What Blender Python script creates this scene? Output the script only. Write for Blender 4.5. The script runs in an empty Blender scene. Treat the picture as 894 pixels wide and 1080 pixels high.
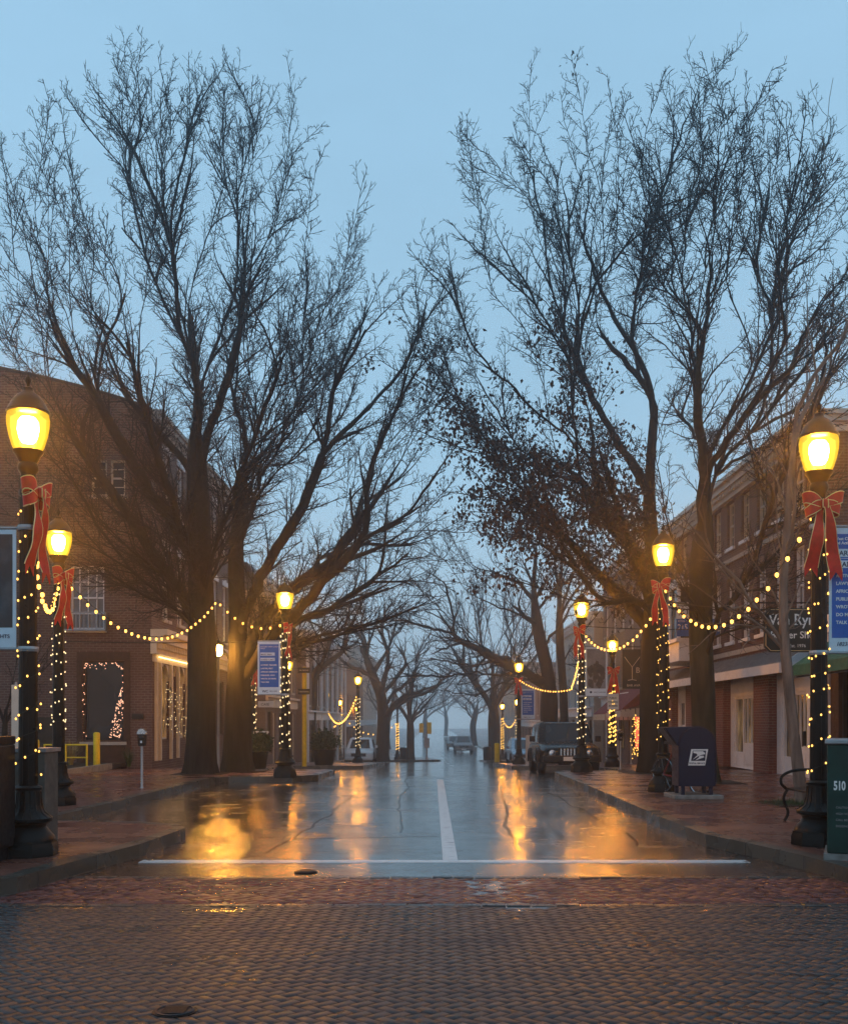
import bpy, math, random
import numpy as np
from mathutils import Vector, Matrix
R = math.radians
rng = np.random.default_rng(7)
random.seed(7)
sc = bpy.context.scene
col = sc.collection
F, CX, HZ, EYE = 1100.0, 456.0, 760.0, 1.5      # focal length in photo pixels, vanishing point, horizon row, eye height

def gz(y):
    """height of the road surface: flat, then running downhill, then flat again"""
    if y <= 28: return 0.0
    if y >= 86: return -1.86
    return -0.032 * (y - 28)
KH = 0.15                                        # kerb height
def at(px, py, Y):
    return Vector(((px - CX) * Y / F, Y, EYE + (HZ - py) * Y / F))

# ------------------------------------------------------------------ object helpers
def tag(o, label=None, cat=None, group=None, kind=None):
    if label: o['label'] = label
    if cat: o['category'] = cat
    if group: o['group'] = group
    if kind: o['kind'] = kind
    return o
def empty(name, loc, label=None, cat=None, group=None, rz=0):
    o = bpy.data.objects.new(name, None); col.objects.link(o)
    o.location = loc; o.rotation_euler = (0, 0, rz); o.empty_display_size = 0.2
    return tag(o, label, cat, group)
def copy_tree(o, parent=None):
    c = o.copy(); col.objects.link(c)
    if parent is not None: c.parent = parent
    for ch in list(o.children): copy_tree(ch, c)
    return c

class MB:
    def __init__(s): s.v = []; s.f = []; s.m = []
    def add(s, vs, fs, mi=0):
        b = len(s.v); s.v.extend([tuple(v) for v in vs])
        for f in fs: s.f.append(tuple(b + i for i in f)); s.m.append(mi)
        return s
    def box(s, x0, x1, y0, y1, z0, z1, mi=0, M=None):
        if x0 > x1: x0, x1 = x1, x0
        if y0 > y1: y0, y1 = y1, y0
        if z0 > z1: z0, z1 = z1, z0
        vs = [(x0,y0,z0),(x1,y0,z0),(x1,y1,z0),(x0,y1,z0),(x0,y0,z1),(x1,y0,z1),(x1,y1,z1),(x0,y1,z1)]
        if M is not None: vs = [M @ Vector(v) for v in vs]
        return s.add(vs, [(3,2,1,0),(4,5,6,7),(0,1,5,4),(1,2,6,5),(2,3,7,6),(3,0,4,7)], mi)
    def hexa(s, vs, mi=0):
        return s.add(vs, [(3,2,1,0),(4,5,6,7),(0,1,5,4),(1,2,6,5),(2,3,7,6),(3,0,4,7)], mi)
    def prism(s, poly, axis, a, b, mi=0):
        """poly: 2D points; axis 'x' (poly = y,z), 'y' (poly = x,z), 'z' (poly = x,y)"""
        n = len(poly)
        def P(p, t):
            return {'x': (t, p[0], p[1]), 'y': (p[0], t, p[1]), 'z': (p[0], p[1], t)}[axis]
        vs = [P(p, a) for p in poly] + [P(p, b) for p in poly]
        fs = [tuple(range(n))[::-1], tuple(range(n, 2*n))] + [(i, (i+1) % n, n + (i+1) % n, n + i) for i in range(n)]
        return s.add(vs, fs, mi)
    def lathe(s, prof, cx=0, cy=0, n=20, mi=0, sq=None, caps=True):
        vs = []
        for (r, z) in prof:
            for k in range(n):
                a = 2*math.pi*(k+.5)/n
                vs.append((cx + r*math.cos(a), cy + r*math.sin(a), z))
        fs = [(i*n+k, i*n+(k+1) % n, (i+1)*n+(k+1) % n, (i+1)*n+k) for i in range(len(prof)-1) for k in range(n)]
        if caps: fs += [tuple(range(n))[::-1], tuple(range((len(prof)-1)*n, len(prof)*n))]
        return s.add(vs, fs, mi)
    def tube(s, pts, r, n=6, mi=0):
        pts = [Vector(p) for p in pts]; m = len(pts)
        rr = r if isinstance(r, (list, tuple)) else [r]*m
        vs = []; up = Vector((0, 0, 1)); prev = None
        for i, p in enumerate(pts):
            t = (pts[min(i+1, m-1)] - pts[max(i-1, 0)])
            if t.length < 1e-9: t = Vector((0, 0, 1))
            t.normalize()
            if prev is None:
                a = t.cross(up)
                if a.length < .05: a = t.cross(Vector((1, 0, 0)))
            else: a = prev - t*prev.dot(t)
            a.normalize(); prev = a; b = t.cross(a)
            for k in range(n):
                th = 2*math.pi*k/n
                vs.append(p + (a*math.cos(th) + b*math.sin(th))*rr[i])
        fs = [(i*n+k, i*n+(k+1) % n, (i+1)*n+(k+1) % n, (i+1)*n+k) for i in range(m-1) for k in range(n)]
        fs += [tuple(range(n))[::-1], tuple(range((m-1)*n, m*n))]
        return s.add(vs, fs, mi)
    def build(s, name, mats, parent=None, smooth=False, world=True, bevel=0, label=None, ang=35):
        me = bpy.data.meshes.new(name)
        me.from_pydata(s.v, [], s.f)
        if not isinstance(mats, (list, tuple)): mats = [mats]
        for m in mats: me.materials.append(m)
        me.polygons.foreach_set('material_index', s.m)
        me.update()
        uv = me.uv_layers.new(name='UVMap')
        for p in me.polygons:
            n = p.normal; ax = 0 if abs(n.x) >= abs(n.y) and abs(n.x) > abs(n.z) else (1 if abs(n.y) > abs(n.z) else 2)
            for li in p.loop_indices:
                c = me.vertices[me.loops[li].vertex_index].co
                uv.data[li].uv = (c.y, c.z) if ax == 0 else ((c.x, c.z) if ax == 1 else (c.x, c.y))
        o = bpy.data.objects.new(name, me); col.objects.link(o)
        if smooth:
            me.polygons.foreach_set('use_smooth', [True]*len(me.polygons))
            if ang: me.set_sharp_from_angle(angle=R(ang))
        if bevel:
            md = o.modifiers.new('bevel', 'BEVEL'); md.width = bevel; md.segments = 2; md.limit_method = 'ANGLE'; md.angle_limit = R(35)
        if parent is not None:
            o.parent = parent
            if world and parent.parent is None and parent.type == 'EMPTY': o.location = -parent.location
        if label: o['label'] = label
        return o

def np_mesh(name, verts, faces, mats, parent=None, midx=None, smooth=False):
    me = bpy.data.meshes.new(name)
    nv, (nf, k) = len(verts), faces.shape
    me.vertices.add(nv); me.vertices.foreach_set('co', verts.astype(np.float32).ravel())
    me.loops.add(nf*k); me.loops.foreach_set('vertex_index', faces.astype(np.int32).ravel())
    me.polygons.add(nf); me.polygons.foreach_set('loop_start', np.arange(0, nf*k, k, dtype=np.int32))
    me.polygons.foreach_set('loop_total', np.full(nf, k, dtype=np.int32))
    if not isinstance(mats, (list, tuple)): mats = [mats]
    for m in mats: me.materials.append(m)
    if midx is not None: me.polygons.foreach_set('material_index', midx.astype(np.int32))
    if smooth: me.polygons.foreach_set('use_smooth', np.ones(nf, dtype=bool))
    me.update(calc_edges=True); me.validate()
    o = bpy.data.objects.new(name, me); col.objects.link(o)
    if parent is not None:
        o.parent = parent
        if parent.parent is None and parent.type == 'EMPTY': o.location = -parent.location
    return o

# ------------------------------------------------------------------ materials
def newmat(name):
    m = bpy.data.materials.new(name); m.use_nodes = True
    nt = m.node_tree; b = nt.nodes['Principled BSDF']
    return m, nt, b
def N(nt, t, **kw):
    n = nt.nodes.new(t)
    for k, v in kw.items():
        if k.startswith('i_'): n.inputs[k[2:].replace('_', ' ')].default_value = v
        else: setattr(n, k, v)
    return n
def c4(c): return (c[0], c[1], c[2], 1)
def mix_rgb(nt, fac, a, b, bt='MIX'):
    n = nt.nodes.new('ShaderNodeMix'); n.data_type = 'RGBA'; n.blend_type = bt
    for sock, v in ((n.inputs[0], fac), (n.inputs[6], a), (n.inputs[7], b)):
        if hasattr(v, 'links') or isinstance(v, bpy.types.NodeSocket): nt.links.new(v, sock)
        else: sock.default_value = v if isinstance(v, (int, float)) else c4(v)
    return n.outputs[2]
def ramp(nt, src, stops):
    n = nt.nodes.new('ShaderNodeValToRGB'); cr = n.color_ramp
    while len(cr.elements) > 1: cr.elements.remove(cr.elements[0])
    cr.elements[0].position = stops[0][0]; cr.elements[0].color = c4(stops[0][1]) if not isinstance(stops[0][1], (int, float)) else (stops[0][1],)*3 + (1,)
    for p, c in stops[1:]:
        e = cr.elements.new(p); e.color = c4(c) if not isinstance(c, (int, float)) else (c, c, c, 1)
    nt.links.new(src, n.inputs[0]); return n.outputs[0]
def noise(nt, scale, detail=4, coord='Object', rough=.55, vec=None, mapscale=None):
    n = N(nt, 'ShaderNodeTexNoise'); n.inputs['Scale'].default_value = scale; n.inputs['Detail'].default_value = detail
    n.inputs['Roughness'].default_value = rough
    if vec is None:
        tc = N(nt, 'ShaderNodeTexCoord'); vec = tc.outputs[coord]
    if mapscale:
        mp = N(nt, 'ShaderNodeMapping'); mp.inputs['Scale'].default_value = mapscale
        nt.links.new(vec, mp.inputs['Vector']); vec = mp.outputs[0]
    nt.links.new(vec, n.inputs['Vector']); return n.outputs['Fac']
def bump(nt, b, h, strength=.3, dist=.01, prev=None):
    n = N(nt, 'ShaderNodeBump'); n.inputs['Strength'].default_value = strength; n.inputs['Distance'].default_value = dist
    nt.links.new(h, n.inputs['Height'])
    if prev is not None: nt.links.new(prev, n.inputs['Normal'])
    if b is not None: nt.links.new(n.outputs[0], b.inputs['Normal']); nt.links.new(n.outputs[0], b.inputs['Coat Normal'])
    return n.outputs[0]
def simple(name, c, rough=.5, metal=0, var=.25, scale=6, bmp=0, coat=0, spec=None):
    m, nt, b = newmat(name)
    f = noise(nt, scale, 5)
    d = tuple(x*(1-var) for x in c); l = tuple(min(1, x*(1+var)) for x in c)
    nt.links.new(ramp(nt, f, [(.3, d), (.7, l)]), b.inputs['Base Color'])
    nt.links.new(ramp(nt, noise(nt, scale*2.3, 3), [(.3, max(0, rough*.75)), (.7, min(1, rough*1.2))]), b.inputs['Roughness'])
    b.inputs['Metallic'].default_value = metal
    if coat: b.inputs['Coat Weight'].default_value = coat; b.inputs['Coat Roughness'].default_value = .08
    b.inputs['Specular IOR Level'].default_value = spec if spec is not None else (.22 if rough >= .3 and not metal else .5)
    if bmp: bump(nt, b, noise(nt, scale*8, 4), bmp, .01)
    return m
def emis(name, c, s, sample=True, base=(.2, .2, .2)):
    m, nt, b = newmat(name)
    b.inputs['Base Color'].default_value = c4(base)
    b.inputs['Emission Color'].default_value = c4(c); b.inputs['Emission Strength'].default_value = s
    if not sample: m.cycles.emission_sampling = 'NONE'
    return m
def glass(name, c=(.008, .009, .011), rough=.06):
    m, nt, b = newmat(name)
    nt.links.new(ramp(nt, noise(nt, 1.3, 2), [(.35, tuple(x*.6 for x in c)), (.7, tuple(x*1.6 for x in c))]), b.inputs['Base Color'])
    b.inputs['Roughness'].default_value = rough; b.inputs['Specular IOR Level'].default_value = .35
    bump(nt, b, noise(nt, 1.1, 1), .05, .05)
    return m
def brick(name, c1, c2, mortar, bw=.21, bh=.07, ms=.009, coord='UV', rough=.75, bmp=.5, wet=False, off=.5):
    m, nt, b = newmat(name)
    tc = N(nt, 'ShaderNodeTexCoord')
    t = N(nt, 'ShaderNodeTexBrick'); t.offset = off
    t.inputs['Scale'].default_value = 1; t.inputs['Brick Width'].default_value = bw; t.inputs['Row Height'].default_value = bh
    t.inputs['Mortar Size'].default_value = ms; t.inputs['Mortar Smooth'].default_value = .3; t.inputs['Bias'].default_value = -.1
    t.inputs['Color1'].default_value = c4(c1); t.inputs['Color2'].default_value = c4(c2); t.inputs['Mortar'].default_value = c4(mortar)
    nt.links.new(tc.outputs[coord], t.inputs['Vector'])
    g = noise(nt, .6, 6); col_ = mix_rgb(nt, ramp(nt, g, [(.35, 0.0), (.65, .6)]), t.outputs['Color'], tuple(x*.5 for x in c1))
    col_ = mix_rgb(nt, ramp(nt, noise(nt, 14, 4), [(.3, 0.0), (.7, .45)]), col_, tuple(x*.7 for x in c2))
    nt.links.new(col_, b.inputs['Base Color'])
    inv = N(nt, 'ShaderNodeMath', operation='SUBTRACT'); inv.inputs[0].default_value = 1; nt.links.new(t.outputs['Fac'], inv.inputs[1])
    nb = bump(nt, None, noise(nt, 60, 4), .35, .006)
    bump(nt, b, inv.outputs[0], bmp, .008, nb)
    if wet:
        nt.links.new(ramp(nt, noise(nt, 1.4, 5), [(.35, .14), (.65, .42)]), b.inputs['Roughness'])
    else: b.inputs['Roughness'].default_value = rough; b.inputs['Specular IOR Level'].default_value = .2
    return m

M = {}
M['brick'] = brick('brick_wall', (.15, .075, .058), (.095, .05, .04), (.24, .2, .18), ms=.013, bh=.078)
M['brick2'] = brick('brick_wall_red', (.14, .052, .038), (.09, .036, .028), (.19, .15, .13), ms=.012)
M['brick3'] = brick('brick_wall_pale', (.24, .16, .13), (.18, .12, .1), (.26, .22, .2), ms=.012)
M['pier'] = brick('brick_pier', (.24, .07, .045), (.15, .045, .03), (.3, .26, .22))
M['stucco'] = simple('pale_stucco', (.42, .38, .34), .85, var=.12, scale=2, bmp=.3)
M['white'] = simple('white_paint', (.7, .7, .72), .5, var=.08, scale=3)
M['cream'] = simple('cream_paint', (.55, .5, .42), .55, var=.1, scale=3)
M['stone'] = simple('stone_trim', (.38, .34, .3), .8, var=.15, scale=5, bmp=.3)
M['darktrim'] = simple('dark_trim', (.035, .028, .022), .5, var=.3)
M['roofdark'] = simple('roof_slate', (.06, .062, .07), .6, var=.3, scale=4, bmp=.4)
M['glass'] = glass('window_glass')
def litglass(name, c, s):
    m, nt, b = newmat(name); b.inputs['Roughness'].default_value = .1
    v = ramp(nt, noise(nt, 1, 4, mapscale=(2.5, 2.5, 1.2)), [(.42, (0, 0, 0)), (.6, tuple(x*.45 for x in c)), (.72, c)])
    b.inputs['Base Color'].default_value = (.03, .025, .02, 1); nt.links.new(v, b.inputs['Emission Color']); b.inputs['Emission Strength'].default_value = s
    m.cycles.emission_sampling = 'NONE'; return m
M['lit'] = litglass('lit_shop_glass', (1, .5, .14), .55)
M['glowdim'] = litglass('dim_glow_glass', (1, .6, .25), .22)
M['glassw'] = glass('curtained_glass', (.16, .16, .17), .2)
M['iron'] = simple('black_green_iron', (.002, .0035, .0035), .36, var=.3, scale=9, coat=0, bmp=.1, spec=.16)
M['black'] = simple('black_paint', (.012, .012, .013), .4, var=.3, scale=9)
M['rubber'] = simple('tyre_rubber', (.02, .02, .02), .8, var=.2, scale=12)
M['chrome'] = simple('bright_metal', (.55, .55, .56), .25, metal=1, var=.1)
M['galv'] = simple('galvanised_steel', (.3, .31, .32), .45, metal=.7, var=.15)
M['yellow'] = simple('yellow_paint', (.72, .5, .02), .45, var=.15)
M['granite'] = simple('granite_kerb', (.2, .19, .175), .45, var=.35, scale=7, bmp=.5)
M['navy'] = simple('navy_enamel', (.003, .007, .03), .35, var=.1, coat=.05, spec=.25)
M['red'] = simple('red_ribbon', (.62, .02, .012), .5, var=.2, scale=14)
M['gold'] = simple('gold_ribbon_edge', (.8, .55, .25), .4, metal=.3)
M['wire'] = simple('dark_wire', (.015, .018, .012), .6)
M['green'] = simple('dark_green_enamel', (.006, .035, .028), .45, var=.35, scale=4, bmp=.1)
M['greenawn'] = simple('green_canvas', (.02, .1, .07), .75, var=.25)
M['maroon'] = simple('maroon_canvas', (.16, .018, .022), .75, var=.25)
M['soil'] = simple('wet_soil', (.03, .022, .015), .7, var=.4, scale=20, bmp=.8)
M['wood'] = simple('brown_wood', (.06, .03, .018), .6, var=.3)
M['leafgreen'] = simple('evergreen_leaf', (.03, .06, .02), .6, var=.5, scale=12)
M['straw'] = simple('straw_blade', (.34, .24, .08), .7, var=.4, scale=12)
M['dryleaf'] = simple('dry_oak_leaf', (.035, .018, .012), .55, var=.5, scale=5)
M['seam'] = simple('grey_seam_metal', (.3, .3, .31), .4, metal=.2, var=.2)

def bark(name, c, moss=0):
    m, nt, b = newmat(name)
    n1 = noise(nt, 1, 6, mapscale=(9, 9, 1.6)); v = ramp(nt, n1, [(.35, tuple(x*.45 for x in c)), (.65, tuple(x*1.35 for x in c))])
    if moss:
        v = mix_rgb(nt, ramp(nt, noise(nt, .8, 5), [(.4, 0.0), (.62, moss)]), v, (.03, .036, .013))
    nt.links.new(v, b.inputs['Base Color']); b.inputs['Roughness'].default_value = .8; b.inputs['Specular IOR Level'].default_value = .15
    bump(nt, b, n1, .9, .03)
    return m
M['bark'] = bark('dark_bark', (.016, .014, .013), .2)
M['barkmoss'] = bark('mossy_bark', (.034, .03, .02), .6)
M['barkpale'] = bark('pale_bark', (.15, .12, .1), 0)
M['twig'] = simple('twig_bark', (.009, .0085, .0085), .7, var=.3, scale=2)
M['twigpale'] = simple('pale_twig_bark', (.13, .105, .085), .7, var=.3, scale=2)

# wet asphalt: tyre-worn smooth patches, puddle film, fine aggregate
def asphalt():
    m, nt, b = newmat('wet_asphalt')
    v = ramp(nt, noise(nt, 1, 5, mapscale=(1.6, .35, 1)), [(.3, (.008, .009, .011)), (.7, (.022, .022, .024))])
    v = mix_rgb(nt, ramp(nt, noise(nt, 90, 2), [(.55, 0.0), (.75, .5)]), v, (.09, .088, .085))
    nt.links.new(v, b.inputs['Base Color'])
    w = ramp(nt, noise(nt, 1, 8, mapscale=(.8, .9, 1), rough=.72), [(.38, .1), (.52, .2), (.66, .38)])
    nt.links.new(w, b.inputs['Roughness'])
    dry = ramp(nt, noise(nt, 1, 6, mapscale=(.55, .28, 1), rough=.6), [(.4, .12), (.62, 1.0)])
    nn = N(nt, 'ShaderNodeBump'); nn.inputs['Distance'].default_value = .004
    nt.links.new(dry, nn.inputs['Strength']); nt.links.new(noise(nt, 45, 4, rough=.7), nn.inputs['Height'])
    bump(nt, b, noise(nt, 1, 5, mapscale=(.8, 9, 1)), .24, .018, nn.outputs[0])
    b.inputs['Coat Weight'].default_value = .8; b.inputs['Coat Roughness'].default_value = .09
    return m
M['asphalt'] = asphalt()
def paver(name, ca, cb, r0=.2, r1=.42):
    m, nt, b = newmat(name)
    geo = N(nt, 'ShaderNodeNewGeometry')
    v = ramp(nt, geo.outputs['Random Per Island'], [(0, ca), (.5, tuple((a+c)/2*.8 for a, c in zip(ca, cb))), (1, cb)])
    v = mix_rgb(nt, ramp(nt, noise(nt, .9, 5), [(.35, 0.0), (.7, .5)]), v, tuple(x*.5 for x in ca))
    nt.links.new(v, b.inputs['Base Color'])
    mr = N(nt, 'ShaderNodeMath', operation='MULTIPLY_ADD'); nt.links.new(geo.outputs['Random Per Island'], mr.inputs[0]); mr.inputs[1].default_value = .16
    nt.links.new(ramp(nt, noise(nt, 1.1, 6), [(.35, r0-.08), (.65, r1-.08)]), mr.inputs[2]); nt.links.new(mr.outputs[0], b.inputs['Roughness'])
    b.inputs['Specular IOR Level'].default_value = .55
    b.inputs['Coat Weight'].default_value = .0; b.inputs['Coat Roughness'].default_value = .3
    nb = bump(nt, None, noise(nt, 70, 4, rough=.8), .9, .005)
    bump(nt, b, noise(nt, 3, 3), .35, .012, nb)
    return m
M['paver'] = paver('wet_grey_paver', (.007, .009, .012), (.02, .02, .022), .3, .44)
M['paverred'] = paver('wet_red_paver', (.10, .016, .012), (.17, .036, .024), .16, .34)
M['sidewalk'] = brick('wet_sidewalk_brick', (.24, .085, .055), (.14, .05, .034), (.015, .012, .01), bw=.2, bh=.1, ms=.009, coord='Object', bmp=.6, wet=True)
def worn_paint():
    m, nt, b = newmat('road_marking_paint')
    w = ramp(nt, noise(nt, 1, 9, mapscale=(7, 14, 1), rough=.8), [(.36, 0.0), (.46, 1.0)])
    nt.links.new(mix_rgb(nt, w, (.06, .06, .06), (.62, .63, .63)), b.inputs['Base Color']); b.inputs['Roughness'].default_value = .25
    bump(nt, b, w, .4, .003); return m
M['paint'] = worn_paint()
M['border'] = simple('dark_border_stone', (.05, .048, .045), .3, var=.5, scale=9)
# ================================================================== SETTING
YS = [-30, -10, 0, 4, 8, 14, 20, 26] + list(range(28, 100, 3)) + [100, 110, 125, 150, 200, 300, 420]
def sheet(name, mat, x0, x1, y0, y1, dz, kind='structure', fn=None):
    ys = sorted(set([y0, y1] + [y for y in YS if y0 < y < y1]))
    mb = MB()
    for a, b in zip(ys[:-1], ys[1:]):
        mb.add([(x0, a, gz(a)+dz), (x1, a, gz(a)+dz), (x1, b, gz(b)+dz), (x0, b, gz(b)+dz)], [(0, 1, 2, 3)])
    return tag(mb.build(name, mat), kind=kind)
sheet('ground', M['soil'], -160, 160, -30, 420, -.06)
sheet('road', M['asphalt'], -40, 40, 8.2, 420, 0)
tag(MB().box(-40, 40, -12, 8.2, -.05, -.012).build('mortar_bed', M['soil']), kind='structure')

def und(x, y):      # gentle settlement of the paved surface
    return .004*np.sin(1.9*x+.7*y)*np.sin(1.1*y-.6*x+1) + .003*np.sin(4.3*x-2.1*y+.4)*np.sin(3.1*y+.9*x)
def herring(name, mat, x0, x1, y0, y1, z, w=.1, gap=.007, ang=-45, tilt=.012, clip=True, jitter=.002):
    L = 2*w; ca, sa = math.cos(R(ang)), math.sin(R(ang))
    ext = (abs(x0)+abs(x1)+abs(y0)+abs(y1))/w
    cx, cy = (x0+x1)/2, (y0+y1)/2; rad = math.hypot(x1-x0, y1-y0)/2/w + 4
    n = int(rad*1.6); res = []
    nn = np.arange(-n, n+1); mm = np.arange(-n//2, n//2+1)
    A, B = np.meshgrid(nn, mm)
    A = A.ravel(); B = B.ravel()
    H = np.stack([A+4*B, A, np.full_like(A, 2), np.full_like(A, 1)], 1)
    V = np.stack([A+4*B+2, A-1, np.full_like(A, 1), np.full_like(A, 2)], 1)
    Q = np.concatenate([H, V]).astype(float)*w
    c = Q[:, :2] + Q[:, 2:]/2
    wx = c[:, 0]*ca - c[:, 1]*sa + cx; wy = c[:, 0]*sa + c[:, 1]*ca + cy
    k = (wx > x0) & (wx < x1) & (wy > y0) & (wy < y1)
    Q = Q[k]; wx = wx[k]; wy = wy[k]; m = len(Q)
    hu = Q[:, 2]/2 - gap/2; hv = Q[:, 3]/2 - gap/2; bv = .0022
    tx = rng.normal(0, tilt, m); ty = rng.normal(0, tilt, m); dz = rng.normal(0, jitter, m)
    vs = np.zeros((m, 8, 3))
    for i, (su, sv) in enumerate([(-1, -1), (1, -1), (1, 1), (-1, 1)]):
        for ring, (e, zz) in enumerate([(0, -.008), (bv, 0)]):
            u = su*(hu-e); v = sv*(hv-e)
            x = u*ca - v*sa; y = u*sa + v*ca
            vs[:, ring*4+i, 0] = wx + x; vs[:, ring*4+i, 1] = wy + y
            vs[:, ring*4+i, 2] = z + zz + dz + tx*x + ty*y + und(wx + x, wy + y)
    if clip:
        vs[:, :, 0] = np.clip(vs[:, :, 0], x0, x1); vs[:, :, 1] = np.clip(vs[:, :, 1], y0, y1)
    fb = np.array([(4, 5, 6, 7), (0, 1, 5, 4), (1, 2, 6, 5), (2, 3, 7, 6), (3, 0, 4, 7)])
    fs = (fb[None] + (np.arange(m)*8)[:, None, None]).reshape(-1, 4)
    o = np_mesh(name, vs.reshape(-1, 3), fs, mat)
    return tag(o, kind='structure')
herring('paving', M['paver'], -9, 9, -1.5, 8.40, .004, w=.07, tilt=.010, gap=.0065, jitter=.001)
herring('crossing_band', M['paverred'], -9, 9, 8.52, 9.9, .006, w=.09, tilt=.005)
mb = MB()
for yy in (8.41, 9.91):
    x = -9.0
    while x < 9:
        h = random.uniform(.003, .012); mb.box(x, x+.19, yy, yy+.1, -.02, h); x += .2
tag(mb.build('paving_border', M['border'], bevel=.006), kind='structure')
# painted lines: stop line across the street and one long centre line
mb = MB(); mb.box(-3.1, 3.35, 11.0, 11.2, .0, .004); mb.box(.11, .27, 11.22, 26.5, .0, .004)
tag(mb.build('road_marking', M['paint']), kind='structure')
mb = MB()
for y in (50, 62, 74, 86, 98, 110):
    mb.add([(.9, y, gz(y)+.01), (1.04, y, gz(y)+.01), (1.04, y+5, gz(y+5)+.01), (.9, y+5, gz(y+5)+.01)], [(0, 1, 2, 3)])
tag(mb.build('far_road_marking', M['paint']), kind='structure')

LEFT = [(8.0, -14), (8.05, -5), (8.4, -3.9), (9, -3.58), (9.8, -3.47), (11.4, -3.2), (13.1, -3.1), (13.6, -3.3), (13.95, -3.9), (14.2, -5.35), (16.8, -5.3), (24.6, -5.25),
        (25.1, -4.9), (25.4, -3.4), (26.1, -2.85), (30, -2.8), (31, -3.2), (31.6, -5.2), (40.3, -5.3), (40.8, -2.7), (57, -2.6), (58.5, -5.6), (77, -5.8), (79.5, -1.2), (82.5, .5),
        (86, .7), (90, -.4), (94, -3.2), (104, -3.6), (420, -3.6)]
RIGHT = [(8.0, 14), (8.2, 4.9), (8.7, 4.1), (9.43, 3.82), (10.4, 3.72), (11.4, 3.5), (12.4, 3.24), (14, 3.2), (20, 3.24), (27.4, 3.2), (28.6, 3.6), (29.3, 5.5), (40.4, 5.6), (41.0, 3.1),
         (52, 3.0), (54, 5.7), (71, 5.8), (73.5, 3.8), (83, 3.7), (85, 5.8), (104, 5.9), (420, 5.9)]
def dens(pl):
    out = []
    for (a, xa), (b, xb) in zip(pl[:-1], pl[1:]):
        k = max(1, int(abs(b-a)/2.5)) if b < 110 else 8
        for i in range(k): out.append((a+(b-a)*i/k, xa+(xb-xa)*i/k))
    out.append(pl[-1]); return out
def side(pl, s):
    pl = dens(pl); mb = MB(); kb = MB()
    n = len(pl)
    P = [Vector((x, y)) for y, x in pl]
    off = []
    for i in range(n):
        d = (P[min(i+1, n-1)] - P[max(i-1, 0)]).normalized()
        nrm = Vector((d.y, -d.x)) * s             # towards the sidewalk
        off.append(P[i] + nrm*.16)
    for i in range(n-1):
        a, b, oa, ob = P[i], P[i+1], off[i], off[i+1]
        za, zb = gz(a.y), gz(b.y)
        q = [(a.x, a.y, za-.05), (b.x, b.y, zb-.05), (ob.x, ob.y, zb-.05), (oa.x, oa.y, za-.05), (a.x, a.y, za+KH), (b.x, b.y, zb+KH), (ob.x, ob.y, zb+KH+.004), (oa.x, oa.y, za+KH+.004)]
        kb.add(q, [(4, 5, 6, 7), (0, 1, 5, 4), (2, 3, 7, 6)] if s > 0 else [(7, 6, 5, 4), (4, 5, 1, 0), (6, 7, 3, 2)])
        X = 40*s
        r = [(oa.x, oa.y, za+KH), (ob.x, ob.y, zb+KH), (X, ob.y, zb+KH), (X, oa.y, za+KH)]
        if ob.y - oa.y > 1e-4: mb.add(r, [(0, 1, 2, 3)] if s < 0 else [(3, 2, 1, 0)])
    tag(mb.build('sidewalk', M['sidewalk']), kind='structure')
    o = kb.build('kerb', M['kerb']); tag(o, kind='structure')
M['kerb'] = brick('granite_kerb_blocks', (.1, .085, .065), (.065, .055, .045), (.02, .018, .016), bw=1.1, bh=.6, ms=.012, rough=.4, wet=True)
side(LEFT, -1); side(RIGHT, 1)
# a low raised planting bed edge in front of the left building and driveway apron
mb = MB(); mb.box(-17, -9.2, 25.6, 25.75, .1, .27); mb.box(-9.35, -9.2, 25.75, 30, .1, .27)
tag(mb.build('bed_edging', M['granite']), kind='structure')
tag(MB().box(-17, -9.36, 25.76, 32, .1, .21).build('planting_soil', M['soil']), kind='structure')
# little iron covers
def cover(x, y, r, label):
    e = empty('iron_cover', (x, y, 0.0), label, 'cover')
    mb = MB(); mb.lathe([(r, .002), (r, .016), (r*.9, .02), (r*.86, .014), (0.001, .014)], n=28)
    for k in range(-3, 4): mb.box(-r*.6, r*.6, k*r*.2-.006, k*r*.2+.006, .014, .02)
    mb.build('lid', M['black'], e, world=False)
    MB().lathe([(r*1.0, .0), (r*1.0, .012), (r*1.14, .012), (r*1.14, 0)], n=28, caps=False).build('rim', M['iron'], e, world=False)
cover(-1.32, 5.35, .1, 'small round iron cover set in the brick paving')
cover(-1.25, 10.3, .1, 'small round iron cover beside the painted stop line')
# wet fallen leaves and grit in the gutter
def scatter(name, mat, n, fn, size, z=.006):
    vs = []; fs = []
    for i in range(n):
        x, y = fn(); s = random.uniform(.6, 1.2)*size; a = random.uniform(0, 6.28); zz = gz(y)+z+random.uniform(0, .01)
        dx, dy = math.cos(a)*s, math.sin(a)*s
        b = len(vs); t = random.uniform(0, .4)*s
        vs += [(x-dx, y-dy, zz), (x+dy*.5, y-dx*.5, zz+t*.3), (x+dx, y+dy, zz+t), (x-dy*.5, y+dx*.5, zz)]; fs.append((b, b+1, b+2, b+3))
    o = np_mesh(name, np.array(vs), np.array(fs), mat); return tag(o, kind='stuff')
def gl():
    y = random.uniform(9, 27); e = np.interp(y, [a for a, _ in RIGHT], [b for _, b in RIGHT]); return e - abs(random.gauss(.05, .18)) - .03, y
def gl2():
    y = random.uniform(9, 25); e = np.interp(y, [a for a, _ in LEFT], [b for _, b in LEFT]); return e + abs(random.gauss(.05, .2)) + .03, y
tag(scatter('fallen_leaves', M['dryleaf'], 420, gl, .03), 'dead brown leaves and twigs washed along the right gutter', 'fallen leaves')
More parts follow.
